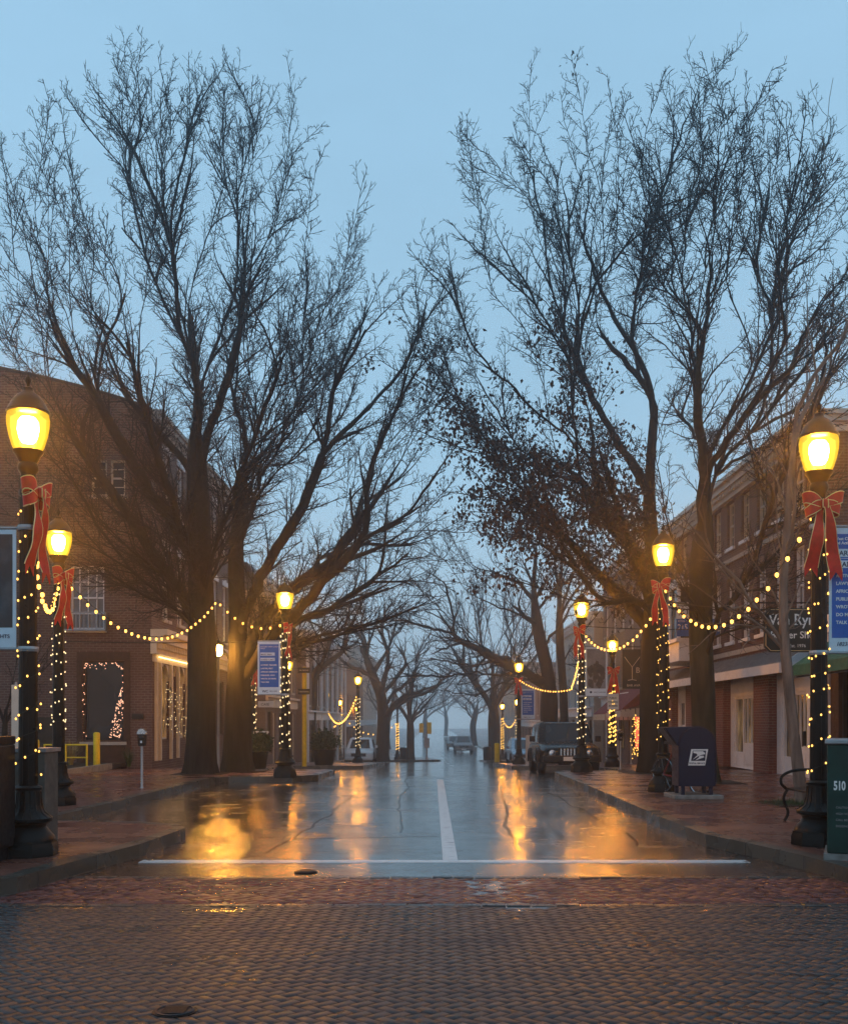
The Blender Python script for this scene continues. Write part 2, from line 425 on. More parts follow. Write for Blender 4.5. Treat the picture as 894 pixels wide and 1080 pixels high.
tag(scatter('fallen_leaves', M['dryleaf'], 300, gl2, .03), 'dead leaves washed along the left gutter and parking bay', 'fallen leaves')
def gl4(): return random.uniform(-4.5, 5), random.uniform(4.2, 10.5)
tag(scatter('fallen_leaves', M['dryleaf'], 70, gl4, .022, .012), 'a few wet leaf scraps on the brick paving in front', 'fallen leaves')
def gl3(): return random.uniform(3.6, 8.5), random.uniform(11, 26)
tag(scatter('fallen_leaves', M['dryleaf'], 260, gl3, .035, KH+.006), 'dead leaves scattered on the right brick sidewalk', 'fallen leaves')

# ================================================================== STREET LAMPS
M['bulbcore'] = emis('lamp_core', (1, .50, .10), 1250)
M['bulbdim'] = emis('far_lamp_core', (1, .50, .10), 680)
M['bulbhot'] = emis('near_lamp_core', (1, .50, .10), 1350)
def shell(nm, ec, es, mixf):
    m, nt, b = newmat(nm)
    out = nt.nodes['Material Output']
    tr = N(nt, 'ShaderNodeBsdfTransparent'); tr.inputs[0].default_value = (1, .82, .42, 1)
    em = N(nt, 'ShaderNodeEmission'); em.inputs[0].default_value = ec; em.inputs[1].default_value = es
    gl_ = N(nt, 'ShaderNodeBsdfGlossy'); gl_.inputs['Roughness'].default_value = .1
    m1 = N(nt, 'ShaderNodeMixShader'); m1.inputs[0].default_value = mixf
    m2 = N(nt, 'ShaderNodeMixShader'); m2.inputs[0].default_value = .03
    nt.links.new(tr.outputs[0], m1.inputs[1]); nt.links.new(em.outputs[0], m1.inputs[2])
    nt.links.new(m1.outputs[0], m2.inputs[1]); nt.links.new(gl_.outputs[0], m2.inputs[2]); nt.links.new(m2.outputs[0], out.inputs[0])
    m.cycles.emission_sampling = 'NONE'
    return m
M['globe'] = shell('amber_globe', (1, .6, .03, 1), 1.4, .5)
M['glow_shell'] = shell('added_glow_shell', (1, .74, .2, 1), 3.2, .4)
M['fairy'] = emis('warm_fairy_bulb', (1, .52, .09), 3.0, sample=False)
M['fairyw'] = emis('pale_fairy_bulb', (1, .74, .36), 2.0, sample=False)
M['fest'] = emis('festoon_bulb', (1, .46, .07), 4.5, sample=False)
M['red_fairy'] = emis('red_fairy_bulb', (1, .35, .2), 4, sample=False)
M['pinkfairy'] = emis('pink_fairy_bulb', (1, .5, .3), 1.8, sample=False)

def make_lamp():
    e = empty('street_lamp', (0, 0, 0), 'x', 'street lamp', 'twin rows of amber street lamps')
    mb = MB()
    mb.lathe([(.29, 0), (.29, .1), (.275, .125), (.275, .15)], n=8)
    mb.lathe([(.262, .15), (.255, .19), (.20, .25), (.175, .29)], n=24)
    mb.lathe([(.175, .29), (.185, .32), (.235, .345), (.235, .375), (.16, .43), (.135, .5), (.125, .62), (.12, .66)], n=24)
    for k in range(16):
        a = 2*math.pi*k/16
        mb.tube([(.228*math.cos(a), .228*math.sin(a), .37), (.152*math.cos(a), .152*math.sin(a), .435), (.128*math.cos(a), .128*math.sin(a), .52), (.119*math.cos(a), .119*math.sin(a), .64)], .011, 5)
    mb.build('base', M['iron'], e, smooth=True, world=False)
    mb = MB()
    mb.lathe([(.135, .655), (.14, .68), (.115, .70)], n=20)
    mb.lathe([(.094, .69), (.09, 1.6), (.08, 2.8), (.072, 3.62)], n=20)
    for k in range(10):
        a = 2*math.pi*k/10
        mb.tube([(.090*math.cos(a), .090*math.sin(a), .72), (.071*math.cos(a), .071*math.sin(a), 3.58)], .008, 4)
    mb.lathe([(.085, 3.6), (.09, 3.64), (.07, 3.68), (.07, 3.78)], n=20)
    mb.build('pole', M['iron'], e, smooth=True, world=False)
    mb = MB()
    mb.lathe([(.07, 3.76), (.075, 3.82), (.1, 3.86), (.1, 3.9), (.085, 3.93), (.12, 4.0), (.145, 4.03), (.15, 4.05)], n=24)
    mb.build('fitter', M['iron'], e, smooth=True, world=False)
    g = MB().lathe([(.125, 4.04), (.155, 4.1), (.185, 4.2), (.203, 4.3), (.206, 4.37), (.197, 4.425)], n=28, caps=False).build('globe', M['globe'], e, smooth=True, world=False)
    MB().lathe([(.108, 4.06), (.135, 4.12), (.158, 4.2), (.17, 4.3), (.168, 4.37), (.12, 4.41)], n=28, caps=False).build('glow_shell', M['glow_shell'], g, smooth=True, world=False)  # glowing shell added to step the brightness from bulb to globe edge
    MB().lathe([(.001, 4.12), (.06, 4.135), (.088, 4.18), (.105, 4.26), (.1, 4.34), (.07, 4.385), (.001, 4.4)], n=18, caps=False).build('bulb', M['bulbcore'], g, smooth=True, world=False)
    mb = MB()
    mb.lathe([(.19, 4.42), (.208, 4.425), (.21, 4.445), (.195, 4.47), (.16, 4.54), (.115, 4.6), (.06, 4.64), (.05, 4.66), (.05, 4.68), (.03, 4.69)], n=28)
    mb.lathe([(.012, 4.68), (.016, 4.72), (.03, 4.745), (.03, 4.77), (.012, 4.8), (.002, 4.83)], n=12)
    mb.build('cap', M['iron'], e, smooth=True, world=False)
    return e
def lampspot(px, Y, s=1.0, base=None):
    return Vector(((px-CX)*Y/F, Y, gz(Y)+KH))
LAMPS = {  # key: (pixel column, depth, scale, rotation, label)
 'A': (30, 10.45, 1.0, .1, 'nearest street lamp on the left, dark photo banner hung from its pole'),
 'B': (62, 16.7, .985, .3, 'amber street lamp in front of the large brick gable wall, tall white window behind'),
 'L3': (300.5, 24.7, .985, .2, 'lamp on the left kerb tip hung with a blue text banner'),
 'L35': (267, 35, 1.0, .5, 'street lamp half hidden behind the second trunk of the left tree pair'),
 'L45': (304, 45, 1.0, .5, 'street lamp behind the left blue banner lamp, only one side of its globe showing'),
 'L4': (377.5, 54, 1.0, .6, 'hazy street lamp standing in front of the parked white car'),
 'L5': (344, 68.6, 1.0, .1, 'hazy lamp beyond the tall yellow post, nearest the left shopfronts'),
 'L6': (358.5, 77.6, 1.0, .9, 'small hazy lamp between the shopfront lamp and the white car lamp'),
 'L7': (376.5, 95, 1.0, .9, 'faint distant lamp just right of and below the white car lamp head'),
 'L8': (419, 82, 1.0, .9, 'small hazy lamp near the bare sapling on the far left island'),
 'R1': (863, 11.33, 1.0, .2, 'nearest street lamp on the right, big red bow and blue text banner'),
 'R2': (699, 19.8, 1.055, .4, 'amber street lamp directly behind the dark blue mailbox'),
 'R3': (613, 27.4, 1.0, .2, 'amber street lamp standing in front of the black off-road car'),
 'R35': (645.5, 36.8, 1.0, .7, 'small street lamp behind the parking sign, right of the tree photo banner'),
 'R4': (547, 45.8, 1.0, .5, 'hazy amber lamp with a small blue banner left of the arching tree'),
 'R5': (545, 77, 1.0, .1, 'tiny hazy lamp just behind the small blue banner lamp'),
 'R6': (529.5, 84, 1.0, .1, 'farthest small lamp on the right, in front of the vase shaped tree'),
}
lamp0 = make_lamp(); LP = {}
for i, (k, (px, Y, s, rz, lb)) in enumerate(LAMPS.items()):
    o = lamp0 if i == 0 else copy_tree(lamp0)
    o.location = lampspot(px, Y); o.scale = (1, 1, s); o.rotation_euler.z = rz; o['label'] = lb; LP[k] = (o.location.copy(), s)
    if Y < 12:      # the two nearest lamps are set brighter, to warm the paving and halos
        for ch in o.children_recursive:
            if ch.name.startswith('bulb'):
                if 'hot' not in globals(): hot = ch.data.copy(); hot.materials[0] = M['bulbhot']
                ch.data = hot
    if Y > 32:      # far lamps are set dimmer so the mist browns less; bulbs share a mesh
        for ch in o.children_recursive:
            if ch.name.startswith('bulb'):
                if 'dim' not in globals(): dim = ch.data.copy(); dim.materials[0] = M['bulbdim']
                ch.data = dim

# ------------------------------------------------------------------ strings of bulbs round the poles
ico = bpy.data.meshes.new('fairy_bulb')
import bmesh
def bulbmesh(name, r, mat, sz=1.3, sock=False):
    bm = bmesh.new(); bmesh.ops.create_icosphere(bm, subdivisions=1, radius=r)
    for v in bm.verts: v.co.z *= sz
    if sock:
        nf = len(bm.faces); bmesh.ops.create_cone(bm, segments=6, radius1=r*.55, radius2=r*.5, depth=r*1.3, cap_ends=True, matrix=Matrix.Translation((0, 0, r*sz+r*.3)))
        for i, f_ in enumerate(bm.faces):
            if i >= nf: f_.material_index = 1
    me = bpy.data.meshes.new(name); bm.to_mesh(me); bm.free(); me.materials.append(mat); me.materials.append(M['wire'])
    return me
bpy.data.meshes.remove(ico)
BM_Y = bulbmesh('fairy_bulb', .0108, M['fairy']); BM_W = bulbmesh('pale_bulb', .0115, M['fairyw']); BM_F = bulbmesh('festoon_bulb', .027, M['fest'], 1.35, True)
BM_B = bulbmesh('fairy_bulb_mid', .0165, M['fairyw'])
def inst(name, me, parent, loc):
    o = bpy.data.objects.new(name, me); col.objects.link(o); o.parent = parent; o.location = loc; return o
def wrap(key, turns, nb, me, z0, z1, label, r0=.104, seed=0, indiv=True):
    p, s = LP[key]; rr = random.Random(seed)
    e = empty('fairy_lights', p, label, 'fairy lights', 'strings of bulbs wound round the lamp poles')
    pts = []; n = turns*14
    for i in range(n+1):
        t = i/n; z = (z0+(z1-z0)*t); r = r0 - .022*(z/3.6); a = 2*math.pi*turns*t + .35*math.sin(7*t)
        pts.append(Vector((r*math.cos(a), r*math.sin(a), (z + .05*math.sin(13*t+seed))*s)))
    MB().tube(pts, .004, 4).build('cord', M['wire'], e, world=False)
    loc = []
    for i in range(nb):
        t = (i+rr.uniform(.1, .9))/nb; k = t*n; a = pts[int(k)].lerp(pts[min(int(k)+1, n)], k-int(k))
        d = Vector((a.x, a.y, 0)).normalized(); loc.append(a + d*rr.uniform(.008, .03) + Vector((0, 0, rr.uniform(-.03, .03))))
    if indiv:
        for q in loc:
            if rr.random() > .05: inst('bulb', me, e, q)
    else:
        vs = np.array([v.co[:] for v in me.vertices]); fs = np.array([p_.vertices[:] for p_ in me.polygons]); m = len(loc)
        V = (vs[None]+np.array([q[:] for q in loc])[:, None]).reshape(-1, 3); Fc = (fs[None]+(np.arange(m)*len(vs))[:, None, None]).reshape(-1, 3)
        o = np_mesh('bulbs', V, Fc, me.materials[0], None); o.parent = e; o['kind'] = 'stuff'
    return e
wrap('A', 10, 64, BM_Y, .74, 3.5, 'yellow fairy lights wound round the nearest left lamp pole', seed=1)
wrap('B', 12, 80, BM_W, 1.2, 3.4, 'tiny white fairy lights on the lamp pole before the brick gable', seed=2)
wrap('L3', 14, 100, BM_B, .75, 3.5, 'pale bulbs wound densely round the left lamp pole with a blue banner', seed=3)
wrap('R1', 11, 84, BM_Y, .74, 3.4, 'yellow fairy lights wound round the nearest right lamp pole', seed=4)
wrap('R2', 13, 92, BM_Y, .9, 3.4, 'yellow fairy lights on the lamp pole behind the blue mailbox', seed=5)
wrap('R3', 13, 96, BM_B, .75, 3.4, 'pale bulbs round the lamp pole in front of the black car', seed=6)
BM_FAR = bulbmesh('far_bulb', .026, M['fairy']); BM_FAR2 = bulbmesh('far_bulb_small', .022, M['fairyw'])
for i, (k, me, nb, lb) in enumerate([
    ('L35', BM_FAR2, 60, 'string of bulbs round the lamp pole behind the second left trunk'),
    ('L4', BM_FAR2, 70, 'bulbs wound round the hazy lamp pole in front of the white car'),
    ('L5', BM_FAR, 110, 'dense gold bulbs round the hazy pole next to the left shopfronts'),
    ('L6', BM_FAR2, 70, 'faint bulbs round the thin pole left of the white car'),
    ('L8', BM_FAR, 150, 'dense gold bulbs round the far pole near the bare sapling'),
    ('R35', BM_FAR, 150, 'dense gold bulbs wound round the pole below the parking sign'),
    ('R5', BM_FAR2, 90, 'faint bulbs on the far pole behind the small blue banner'),
    ('R6', BM_FAR, 140, 'dense gold bulbs on the farthest right pole beside the vase shaped tree')]):
    wrap(k, 12, nb, me, .75, 2.9 if k in ('R35', 'L8') else 3.3, lb, seed=20+i, indiv=False)

# ------------------------------------------------------------------ garlands between lamps
def garland(p0, p1, sag, sp, label, me=BM_F, wire=.006, indiv=True):
    p0, p1 = Vector(p0), Vector(p1); e = empty('light_garland', p0, label, 'light garland', 'festoon strings hung between lamps')
    n = 24; pts = []
    for i in range(n+1):
        t = i/n; q = p0.lerp(p1, t); q.z -= sag*4*t*(1-t); pts.append(q - p0)
    MB().tube(pts, wire, 5).build('cord', M['wire'], e, world=False)
    Lg = sum((pts[i+1]-pts[i]).length for i in range(n)); k = max(2, int(Lg/sp)); s = 0; j = .5; loc = []
    for i in range(n):
        d = (pts[i+1]-pts[i]).length
        while j*Lg/k <= s+d and j < k:
            q = pts[i].lerp(pts[i+1], (j*Lg/k - s)/d); loc.append(q + Vector((random.uniform(-.012, .012), random.uniform(-.012, .012), -.045))); j += 1
        s += d
    for q in loc: inst('bulb', me, e, q)
    return e
def lz(k, h): p, s = LP[k]; return Vector((p.x, p.y, p.z+h*s))
def tar(pts, w_):
    mb = MB()
    for (x0, y0), (x1, y1) in zip(pts[:-1], pts[1:]):
        d = Vector((x1-x0, y1-y0)).normalized(); n_ = Vector((d.y, -d.x))*w_/2
        mb.add([(x0-n_.x, y0-n_.y, gz(y0)+.002), (x0+n_.x, y0+n_.y, gz(y0)+.002), (x1+n_.x, y1+n_.y, gz(y1)+.002), (x1-n_.x, y1-n_.y, gz(y1)+.002)], [(0, 1, 2, 3)])
    return mb
rr = random.Random(5)
M['tar'] = simple('black_tar_seal', (.006, .006, .007), .16, var=.3)
for x0, y0, y1, w_, dx in ((1.0, 12, 27, .05, .9), (-1.9, 11.8, 24, .035, .3), (-.4, 14, 27.5, .03, -.5), (2.5, 12.5, 22, .03, .1)):
    n_ = 26; x = x0; P_ = []
    for i in range(n_+1): x += rr.gauss(0, .03)+dx/n_; P_.append((x, y0+(y1-y0)*i/n_))
    tag(tar(P_, w_).build('tar_seam', M['tar']), kind='structure')
for yy, xa, xb in ((13.3, -3, .05), (19.5, .4, 3.1)):
    n_ = 18; y = yy; P_ = []
    for i in range(n_+1): y += rr.gauss(0, .03); P_.append((xa+(xb-xa)*i/n_, y))
    tag(tar(P_, .03).build('tar_seam', M['tar']), kind='structure')
garland(lz('R1', 3.72), lz('R2', 3.72), 1.02, .42, 'festoon bulbs sagging between the nearest right lamp and the mailbox lamp')
garland(lz('R2', 3.5), lz('R3', 3.75), .72, .36, 'festoon bulbs between the mailbox lamp and the lamp before the black car')
garland(lz('A', 3.5), lz('B', 3.72), .75, .33, 'short steep festoon between the two left lamps before the brick wall')
TREEA = at(229, 632, 26.2)
garland(lz('B', 3.8), TREEA, 1.0, .36, 'long festoon sagging before the brick wall from lamp to tree trunk')
garland(TREEA, lz('L3', 3.75), .35, .3, 'short festoon from the dark left trunk to the blue banner lamp')
garland(lz('R4', 3.75), at(602, 726, 39), .25, .33, 'hazy festoon running right from the small blue banner lamp')
garland(at(602, 726, 39), lz('R3', 3.3), .1, .5, 'short festoon end beside the lamp before the black car')
BM_G2 = bulbmesh('far_festoon_bulb', .045, M['fest'])
garland(lz('L5', 3.6), lz('L4', 3.7), 1.35, .45, 'hazy festoon dipping between shopfront lamp and white car lamp', BM_G2, .012)
garland(lz('L5', 3.2), lz('L6', 3.4), .9, .5, 'small hazy festoon loop at the left shopfront lamp', BM_G2, .012)
garland(lz('L6', 3.6), lz('L8', 3.0), 1.3, .5, 'hazy festoon sweeping right behind the white car toward the sapling', BM_G2, .012)
garland(lz('R6', 3.4), lz('R5', 3.3), .8, .5, 'tiny hazy festoon between the two farthest right lamps', BM_G2, .012)

# ------------------------------------------------------------------ bows
def ribbon(path, wv, th=.003, widths=None):
    """strip: centre path, width vector(s); returns body MB and edge trim MB"""
    body, trim = MB(), MB(); n = len(path)
    Lp, Rp = [], []
    for i, p in enumerate(path):
        w = wv[i] if isinstance(wv, list) else wv
        Lp.append(Vector(p)+w*.5); Rp.append(Vector(p)-w*.5)
    vs = []; nr = []
    for i in range(n):
        t = (Vector(path[min(i+1, n-1)])-Vector(path[max(i-1, 0)])).normalized(); w = (Lp[i]-Rp[i]).normalized()
        nr.append(t.cross(w).normalized()*th)
    for i in range(n): vs += [Lp[i]+nr[i], Rp[i]+nr[i], Rp[i]-nr[i], Lp[i]-nr[i]]
    fs = [(0, 3, 2, 1), ((n-1)*4, (n-1)*4+1, (n-1)*4+2, (n-1)*4+3)]
    for i in range(n-1):
        a, b = i*4, i*4+4
        for k in range(4): fs.append((a+k, a+(k+1) % 4, b+(k+1) % 4, b+k))
    body.add(vs, fs)
    trim.tube(Lp, .0055, 5); trim.tube(Rp, .0055, 5)
    return body, trim
def make_bow():
    e = empty('red_bow', (0, 0, 0), 'x', 'bow', 'red ribbon bows tied to the lamps')
    for sx, tiltz, L, w in ((-1, .05, .23, .13), (1, .06, .24, .13), (-1, -.09, .2, .11), (1, -.07, .2, .11)):
        path = []
        for i in range(17):
            t = i/16; a = t*2*math.pi
            x = L*(1-math.cos(a))/2; y = .075*math.sin(a)*(.4+.6*(x/L))
            path.append(Vector((sx*x, -.09 + y, x*tiltz/.2*1.0 - .015*math.sin(a))))
        ws = [Vector((.15*sx*w, 0, w*(.35+.65*math.sin(math.pi*min(1, .12+.88*(p.x*sx/L)*.75))))) for p in path]
        b, t = ribbon(path, ws); lo = b.build('loop', M['red'], e, smooth=True, world=False, ang=60); t.build('gold_edge', M['gold'], lo, world=False)
    for sx, Lt, sp in ((-1, .62, .12), (1, .66, .13)):
        path = []
        for i in range(14):
            t = i/13; path.append(Vector((sx*(.02 + sp*(t**.8)), -.12 - .035*math.sin(t*5+sx), -.02 - Lt*t)))
        ws = [Vector((.07+.085*min(1, i/8), .02*math.sin(i*.9+sx), 0.0)) for i in range(14)]
        b, t = ribbon(path, ws)
        b2, p = MB(), path[-1]; w = ws[-1].x/2; q = .004
        for s2 in (-1, 1):   # swallowtail tips
            b.add([(p.x+s2*w, p.y-q, p.z), (p.x, p.y-q, p.z), (p.x+s2*w*.95, p.y-q, p.z-.09), (p.x+s2*w, p.y+q, p.z), (p.x, p.y+q, p.z), (p.x+s2*w*.95, p.y+q, p.z-.09)],
                  [(0, 1, 2), (5, 4, 3), (0, 3, 4, 1), (1, 4, 5, 2), (2, 5, 3, 0)])
        ta = b.build('tail', M['red'], e, smooth=True, world=False, ang=50); t.build('gold_edge', M['gold'], ta, world=False)
    k = MB(); k.lathe([(.02, -.05), (.042, -.035), (.045, 0), (.042, .035), (.02, .05)], cx=0, cy=-.125, n=14)
    kn = k.build('knot', M['red'], e, smooth=True, world=False)
    MB().tube([(-.03, -.165, -.045), (-.034, -.168, 0), (-.03, -.165, .045)], .006, 5).tube([(.03, -.165, -.045), (.034, -.168, 0), (.03, -.165, .045)], .006, 5).build('gold_edge', M['gold'], kn, world=False)
    return e
bow0 = make_bow()
for i, (k, h, rz, s, lb) in enumerate([
    ('R1', 3.68, .1, 1.05, 'large bright red bow on the nearest right lamp pole'),
    ('A', 3.62, R(82), 1.12, 'red bow seen side-on at the nearest left lamp pole'),
    ('B', 3.72, R(72), 1.1, 'red bow on the lamp in front of the brick gable'),
    ('R2', 3.7, R(-50), 1.0, 'red bow on the lamp above the blue mailbox'),
    ('L3', 3.6, R(75), .95, 'small red bow on the left lamp with the blue banner'),
    ('R3', 3.72, R(-55), 1.0, 'red bow on the lamp before the black car'),
    ('R35', 3.4, R(10), 1.1, 'red bow with crossed tails above the parking sign'),
    ('L35', 3.4, R(60), .9, 'dim red bow behind the second left trunk'),
    ('R4', 3.7, R(-20), .9, 'hazy red bow on the lamp with the small blue banner')]):
    o = bow0 if i == 0 else copy_tree(bow0)
    o.location = lz(k, h); o.rotation_euler.z = rz; o.scale = (s*.9, s*.9, s*1.02); o['label'] = lb
# ================================================================== TREES
def tubes_np(P, Rr, S):
    """P (N,K,3), Rr (N,K): vertices and quad faces of N tapered tubes"""
    N_, K, _ = P.shape
    T = P[:, -1]-P[:, 0]; T /= np.linalg.norm(T, axis=1, keepdims=True)+1e-9
    ref = np.where(np.abs(T[:, 2:3]) > .9, np.array([[1., 0, 0]]), np.array([[0, 0, 1.]]))
    A = np.cross(T, ref); A /= np.linalg.norm(A, axis=1, keepdims=True)+1e-9
    B = np.cross(T, A)
    th = 2*np.pi*np.arange(S)/S
    ring = A[:, None]*np.cos(th)[None, :, None] + B[:, None]*np.sin(th)[None, :, None]
    V = P[:, :, None]+ring[:, None]*Rr[:, :, None, None]
    V = V.reshape(-1, 3)
    k = np.arange(S); k2 = (k+1) % S
    q = np.stack([k, k2, S+k2, S+k], 1)
    f = (q[None, None] + (np.arange(K-1)*S)[None, :, None, None] + (np.arange(N_)*K*S)[:, None, None, None]).reshape(-1, 4)
    return V, f
def spawn(P, Rr, per_m, t0, ang, ang_j, lfn, up, nz, K, rmin, rfac=.62, minlen=.05, seed=0, t1=.98):
    g = np.random.default_rng(seed)
    N_, Kp, _ = P.shape
    seg = np.linalg.norm(np.diff(P, axis=1), axis=2); Ln = seg.sum(1)
    cnt = np.maximum(1, np.round(Ln*per_m + g.uniform(-.5, .5, N_))).astype(int)
    idx = np.repeat(np.arange(N_), cnt)
    first = np.concatenate([[0], np.cumsum(cnt)[:-1]]); j = np.arange(len(idx)) - first[idx]
    t = t0 + (t1-t0)*((j + g.uniform(.1, .9, len(idx)))/cnt[idx])
    u = t*(Kp-1); i0 = np.minimum(u.astype(int), Kp-2); fr = (u-i0)[:, None]
    p = P[idx, i0]*(1-fr)+P[idx, i0+1]*fr
    r = Rr[idx, i0]*(1-fr[:, 0])+Rr[idx, i0+1]*fr[:, 0]
    T = P[idx, i0+1]-P[idx, i0]; T /= np.linalg.norm(T, axis=1, keepdims=True)+1e-9
    rnd = g.normal(size=(len(idx), 3)); rnd -= T*(rnd*T).sum(1, keepdims=True); rnd /= np.linalg.norm(rnd, axis=1, keepdims=True)+1e-9
    a = np.radians(ang + g.normal(0, ang_j, len(idx)))[:, None]
    d = T*np.cos(a)+rnd*np.sin(a)
    L = lfn(Ln[idx], t, g)
    L = np.maximum(L, minlen)
    pts = [p]; cur = d
    for k in range(K-1):
        pts.append(pts[-1]+cur*(L/(K-1))[:, None])
        cur = cur + np.array([0, 0, up]) + g.normal(0, nz, cur.shape)
        cur /= np.linalg.norm(cur, axis=1, keepdims=True)+1e-9
    Pc = np.stack(pts, 1)
    rb = np.clip(np.minimum(r*rfac, L*.016+.002), rmin, None)
    Rc = rb[:, None]*np.linspace(1, .4, K)[None]; Rc = np.maximum(Rc, rmin*.75)
    return Pc, Rc

def make_tree(name, label, base, trunk, targets, Rt, cat='tree', group='bare street trees', e=None, seed=1, lv=None, up=(.12, .1, .08), ang=(38, 38, 40), nz=(.10, .13, .16),
              per=(2.0, 3.4, 5.5), lf=(.33, .42, .5), leader=.35, mats=('bark', 'twig'), rtip=.022, rmin=.0056, leaves=None, flare=1.22, tw=.10, extra=0, bf=.85, wob=.05, lmax=3.2):
    """base: world point; trunk: list of world points; targets: list of world points the limbs reach for"""
    g = np.random.default_rng(seed)
    base = Vector(base); root = empty(name, base, label, cat, group)
    tp = [np.array(p, float) for p in trunk]
    def resample(pts, step=.3):
        out = [pts[0]]
        for a, b in zip(pts[:-1], pts[1:]):
            n = max(1, int(np.linalg.norm(b-a)/step))
            for i in range(1, n+1): out.append(a+(b-a)*i/n)
        return np.array(out)
    tr = resample(tp)
    if len(tr) > 5:
        for _ in range(3): tr[1:-1] = (tr[:-2]+2*tr[1:-1]+tr[2:])/4
    br = [dict(P=tr, par=-1, pi=0)]
    allp = [(0, k) for k in range(len(tr))]
    crotch = tr[0][2] + (tr[-1][2]-tr[0][2])*leader
    pos = [tr[k] for k in range(len(tr))]; tan = [tr[min(k+1, len(tr)-1)]-tr[max(k-1, 0)] for k in range(len(tr))]
    plen = [np.linalg.norm(np.diff(tr[:k+1], axis=0), axis=1).sum() if k else 0 for k in range(len(tr))]
    tg = [np.array(t, float) for t in targets]
    top = tr[-1]
    tg.sort(key=lambda q: np.linalg.norm(q-top)*(.8+.4*g.random()))
    for t in tg:
        Pp = np.array(pos); Tt = np.array(tan); Tt = Tt/(np.linalg.norm(Tt, axis=1, keepdims=True)+1e-9)
        d = t-Pp; dist = np.linalg.norm(d, axis=1); cosv = (d*Tt).sum(1)/(dist+1e-9)
        cost = dist + bf*(np.array(plen)-plen[0]) + np.where(cosv < .45, 6*(.45-cosv), 0) + np.where(Pp[:, 2] < crotch, 50, 0) + np.where(Pp[:, 2] > t[2]+.6, 3, 0) + np.where(dist < 1.5, 4, 0)
        k = int(np.argmin(cost)); b, pi = allp[k]; p0 = Pp[k]; T0 = Tt[k]; D = t-p0; Ln = np.linalg.norm(D)
        if Ln < .8: continue
        horiz = np.array([D[0], D[1], 0]); 
        c1 = p0 + (T0*.55 + D/Ln*.45)*Ln*.33
        c2 = p0 + D*.66 + np.array([0, 0, -.04*Ln if D[2] > 0 else .08*Ln])
        n = max(6, int(Ln/.28)); s = np.linspace(0, 1, n+1)[:, None]
        C = (1-s)**3*p0 + 3*(1-s)**2*s*c1 + 3*(1-s)*s**2*c2 + s**3*t
        w = np.cumsum(g.normal(0, 1, (n+1, 3)), axis=0); w -= np.linspace(0, 1, n+1)[:, None]*w[-1]; w[0] = 0
        C = C + w*wob*.07*Ln/(n**.5)*np.sin(np.pi*s)**.5
        bi = len(br); br.append(dict(P=C, par=b, pi=pi))
        for q in range(2, n+1):
            allp.append((bi, q)); pos.append(C[q]); tan.append(C[q]-C[q-1]); plen.append(plen[k]+Ln*q/n)
    W = [np.ones(len(b['P'])) for b in br]
    for i in range(len(br)-1, 0, -1):
        b = br[i]; W[b['par']][:b['pi']+1] += W[i][0]
    Wm = W[0][0]; ex = math.log(rtip*1.6/Rt)/math.log(1/max(Wm, 2))
    TV, TF, CV, CF = [], [], [], []; tn = cn = 0
    PA, RA = [], []
    rads = []
    for i, b in enumerate(br):
        n = len(b['P']); r = Rt*(W[i]/Wm)**ex
        s = np.linspace(0, 1, n)
        lastW = W[i][-1]
        k0 = int(np.argmax(W[i] == lastW)); tail = np.clip((np.arange(n)-k0)/max(1, n-1-k0), 0, 1)
        r = r*(1-tail*.8)
        for _ in range(3): r[1:-1] = (r[:-2]+2*r[1:-1]+r[2:])/4
        if i == 0:
            hgt = b['P'][:, 2]-b['P'][0, 2]
            r = r*(1+(flare-1)*np.exp(-hgt/.35))
            top_k = len(r)
        else:
            pr = rads[b['par']][b['pi']]; r = np.minimum(r, pr*.92)
            m = min(3, n); r[:m] = np.maximum(r[:m], r[m-1 if m < n else -1])
        rads.append(r)
        S = 18 if i == 0 else (10 if r[0] > .06 else 6)
        P = b['P']; 
        # frames by parallel transport
        Tn = np.gradient(P, axis=0); Tn /= np.linalg.norm(Tn, axis=1, keepdims=True)+1e-9
        a = np.cross(Tn[0], [0.3, 1, .1]); a /= np.linalg.norm(a); fr = []
        for q in range(n):
            a = a - Tn[q]*a.dot(Tn[q]); a /= np.linalg.norm(a)+1e-9; fr.append(a)
        A = np.array(fr); B = np.cross(Tn, A); th = 2*np.pi*np.arange(S)/S
        lump = 1 + (.07*np.sin(3*th[None]+P[:, 2:3]*1.1+i)+.05*np.sin(5*th[None]+1.7+P[:, 2:3]*.6) if r[0] > .1 else 0)
        if i == 0: lump = lump + .16*np.exp(-(P[:, 2:3]-P[0, 2])/.4)*np.sin(5*th[None]+.6)
        V = (P[:, None]+(A[:, None]*np.cos(th)[None, :, None]+B[:, None]*np.sin(th)[None, :, None])*(r[:, None]*lump)[:, :, None]).reshape(-1, 3)
        k = np.arange(S); k2 = (k+1) % S; q4 = np.stack([k, k2, S+k2, S+k], 1)
        f = (q4[None]+(np.arange(n-1)*S)[:, None, None]).reshape(-1, 4)
        big = r[0] > .075 or i == 0
        if big: TV.append(V); TF.append(f+tn); tn += len(V)
        else: CV.append(V); CF.append(f+cn); cn += len(V)
        if i > 0:
            u = np.linspace(0, n-1, 9); i0 = np.minimum(u.astype(int), n-2); ff = (u-i0)
            PA.append(P[i0]*(1-ff[:, None])+P[i0+1]*ff[:, None]); RA.append(r[i0]*(1-ff)+r[i0+1]*ff)
    PA = np.array(PA)-0.0; RA = np.array(RA)
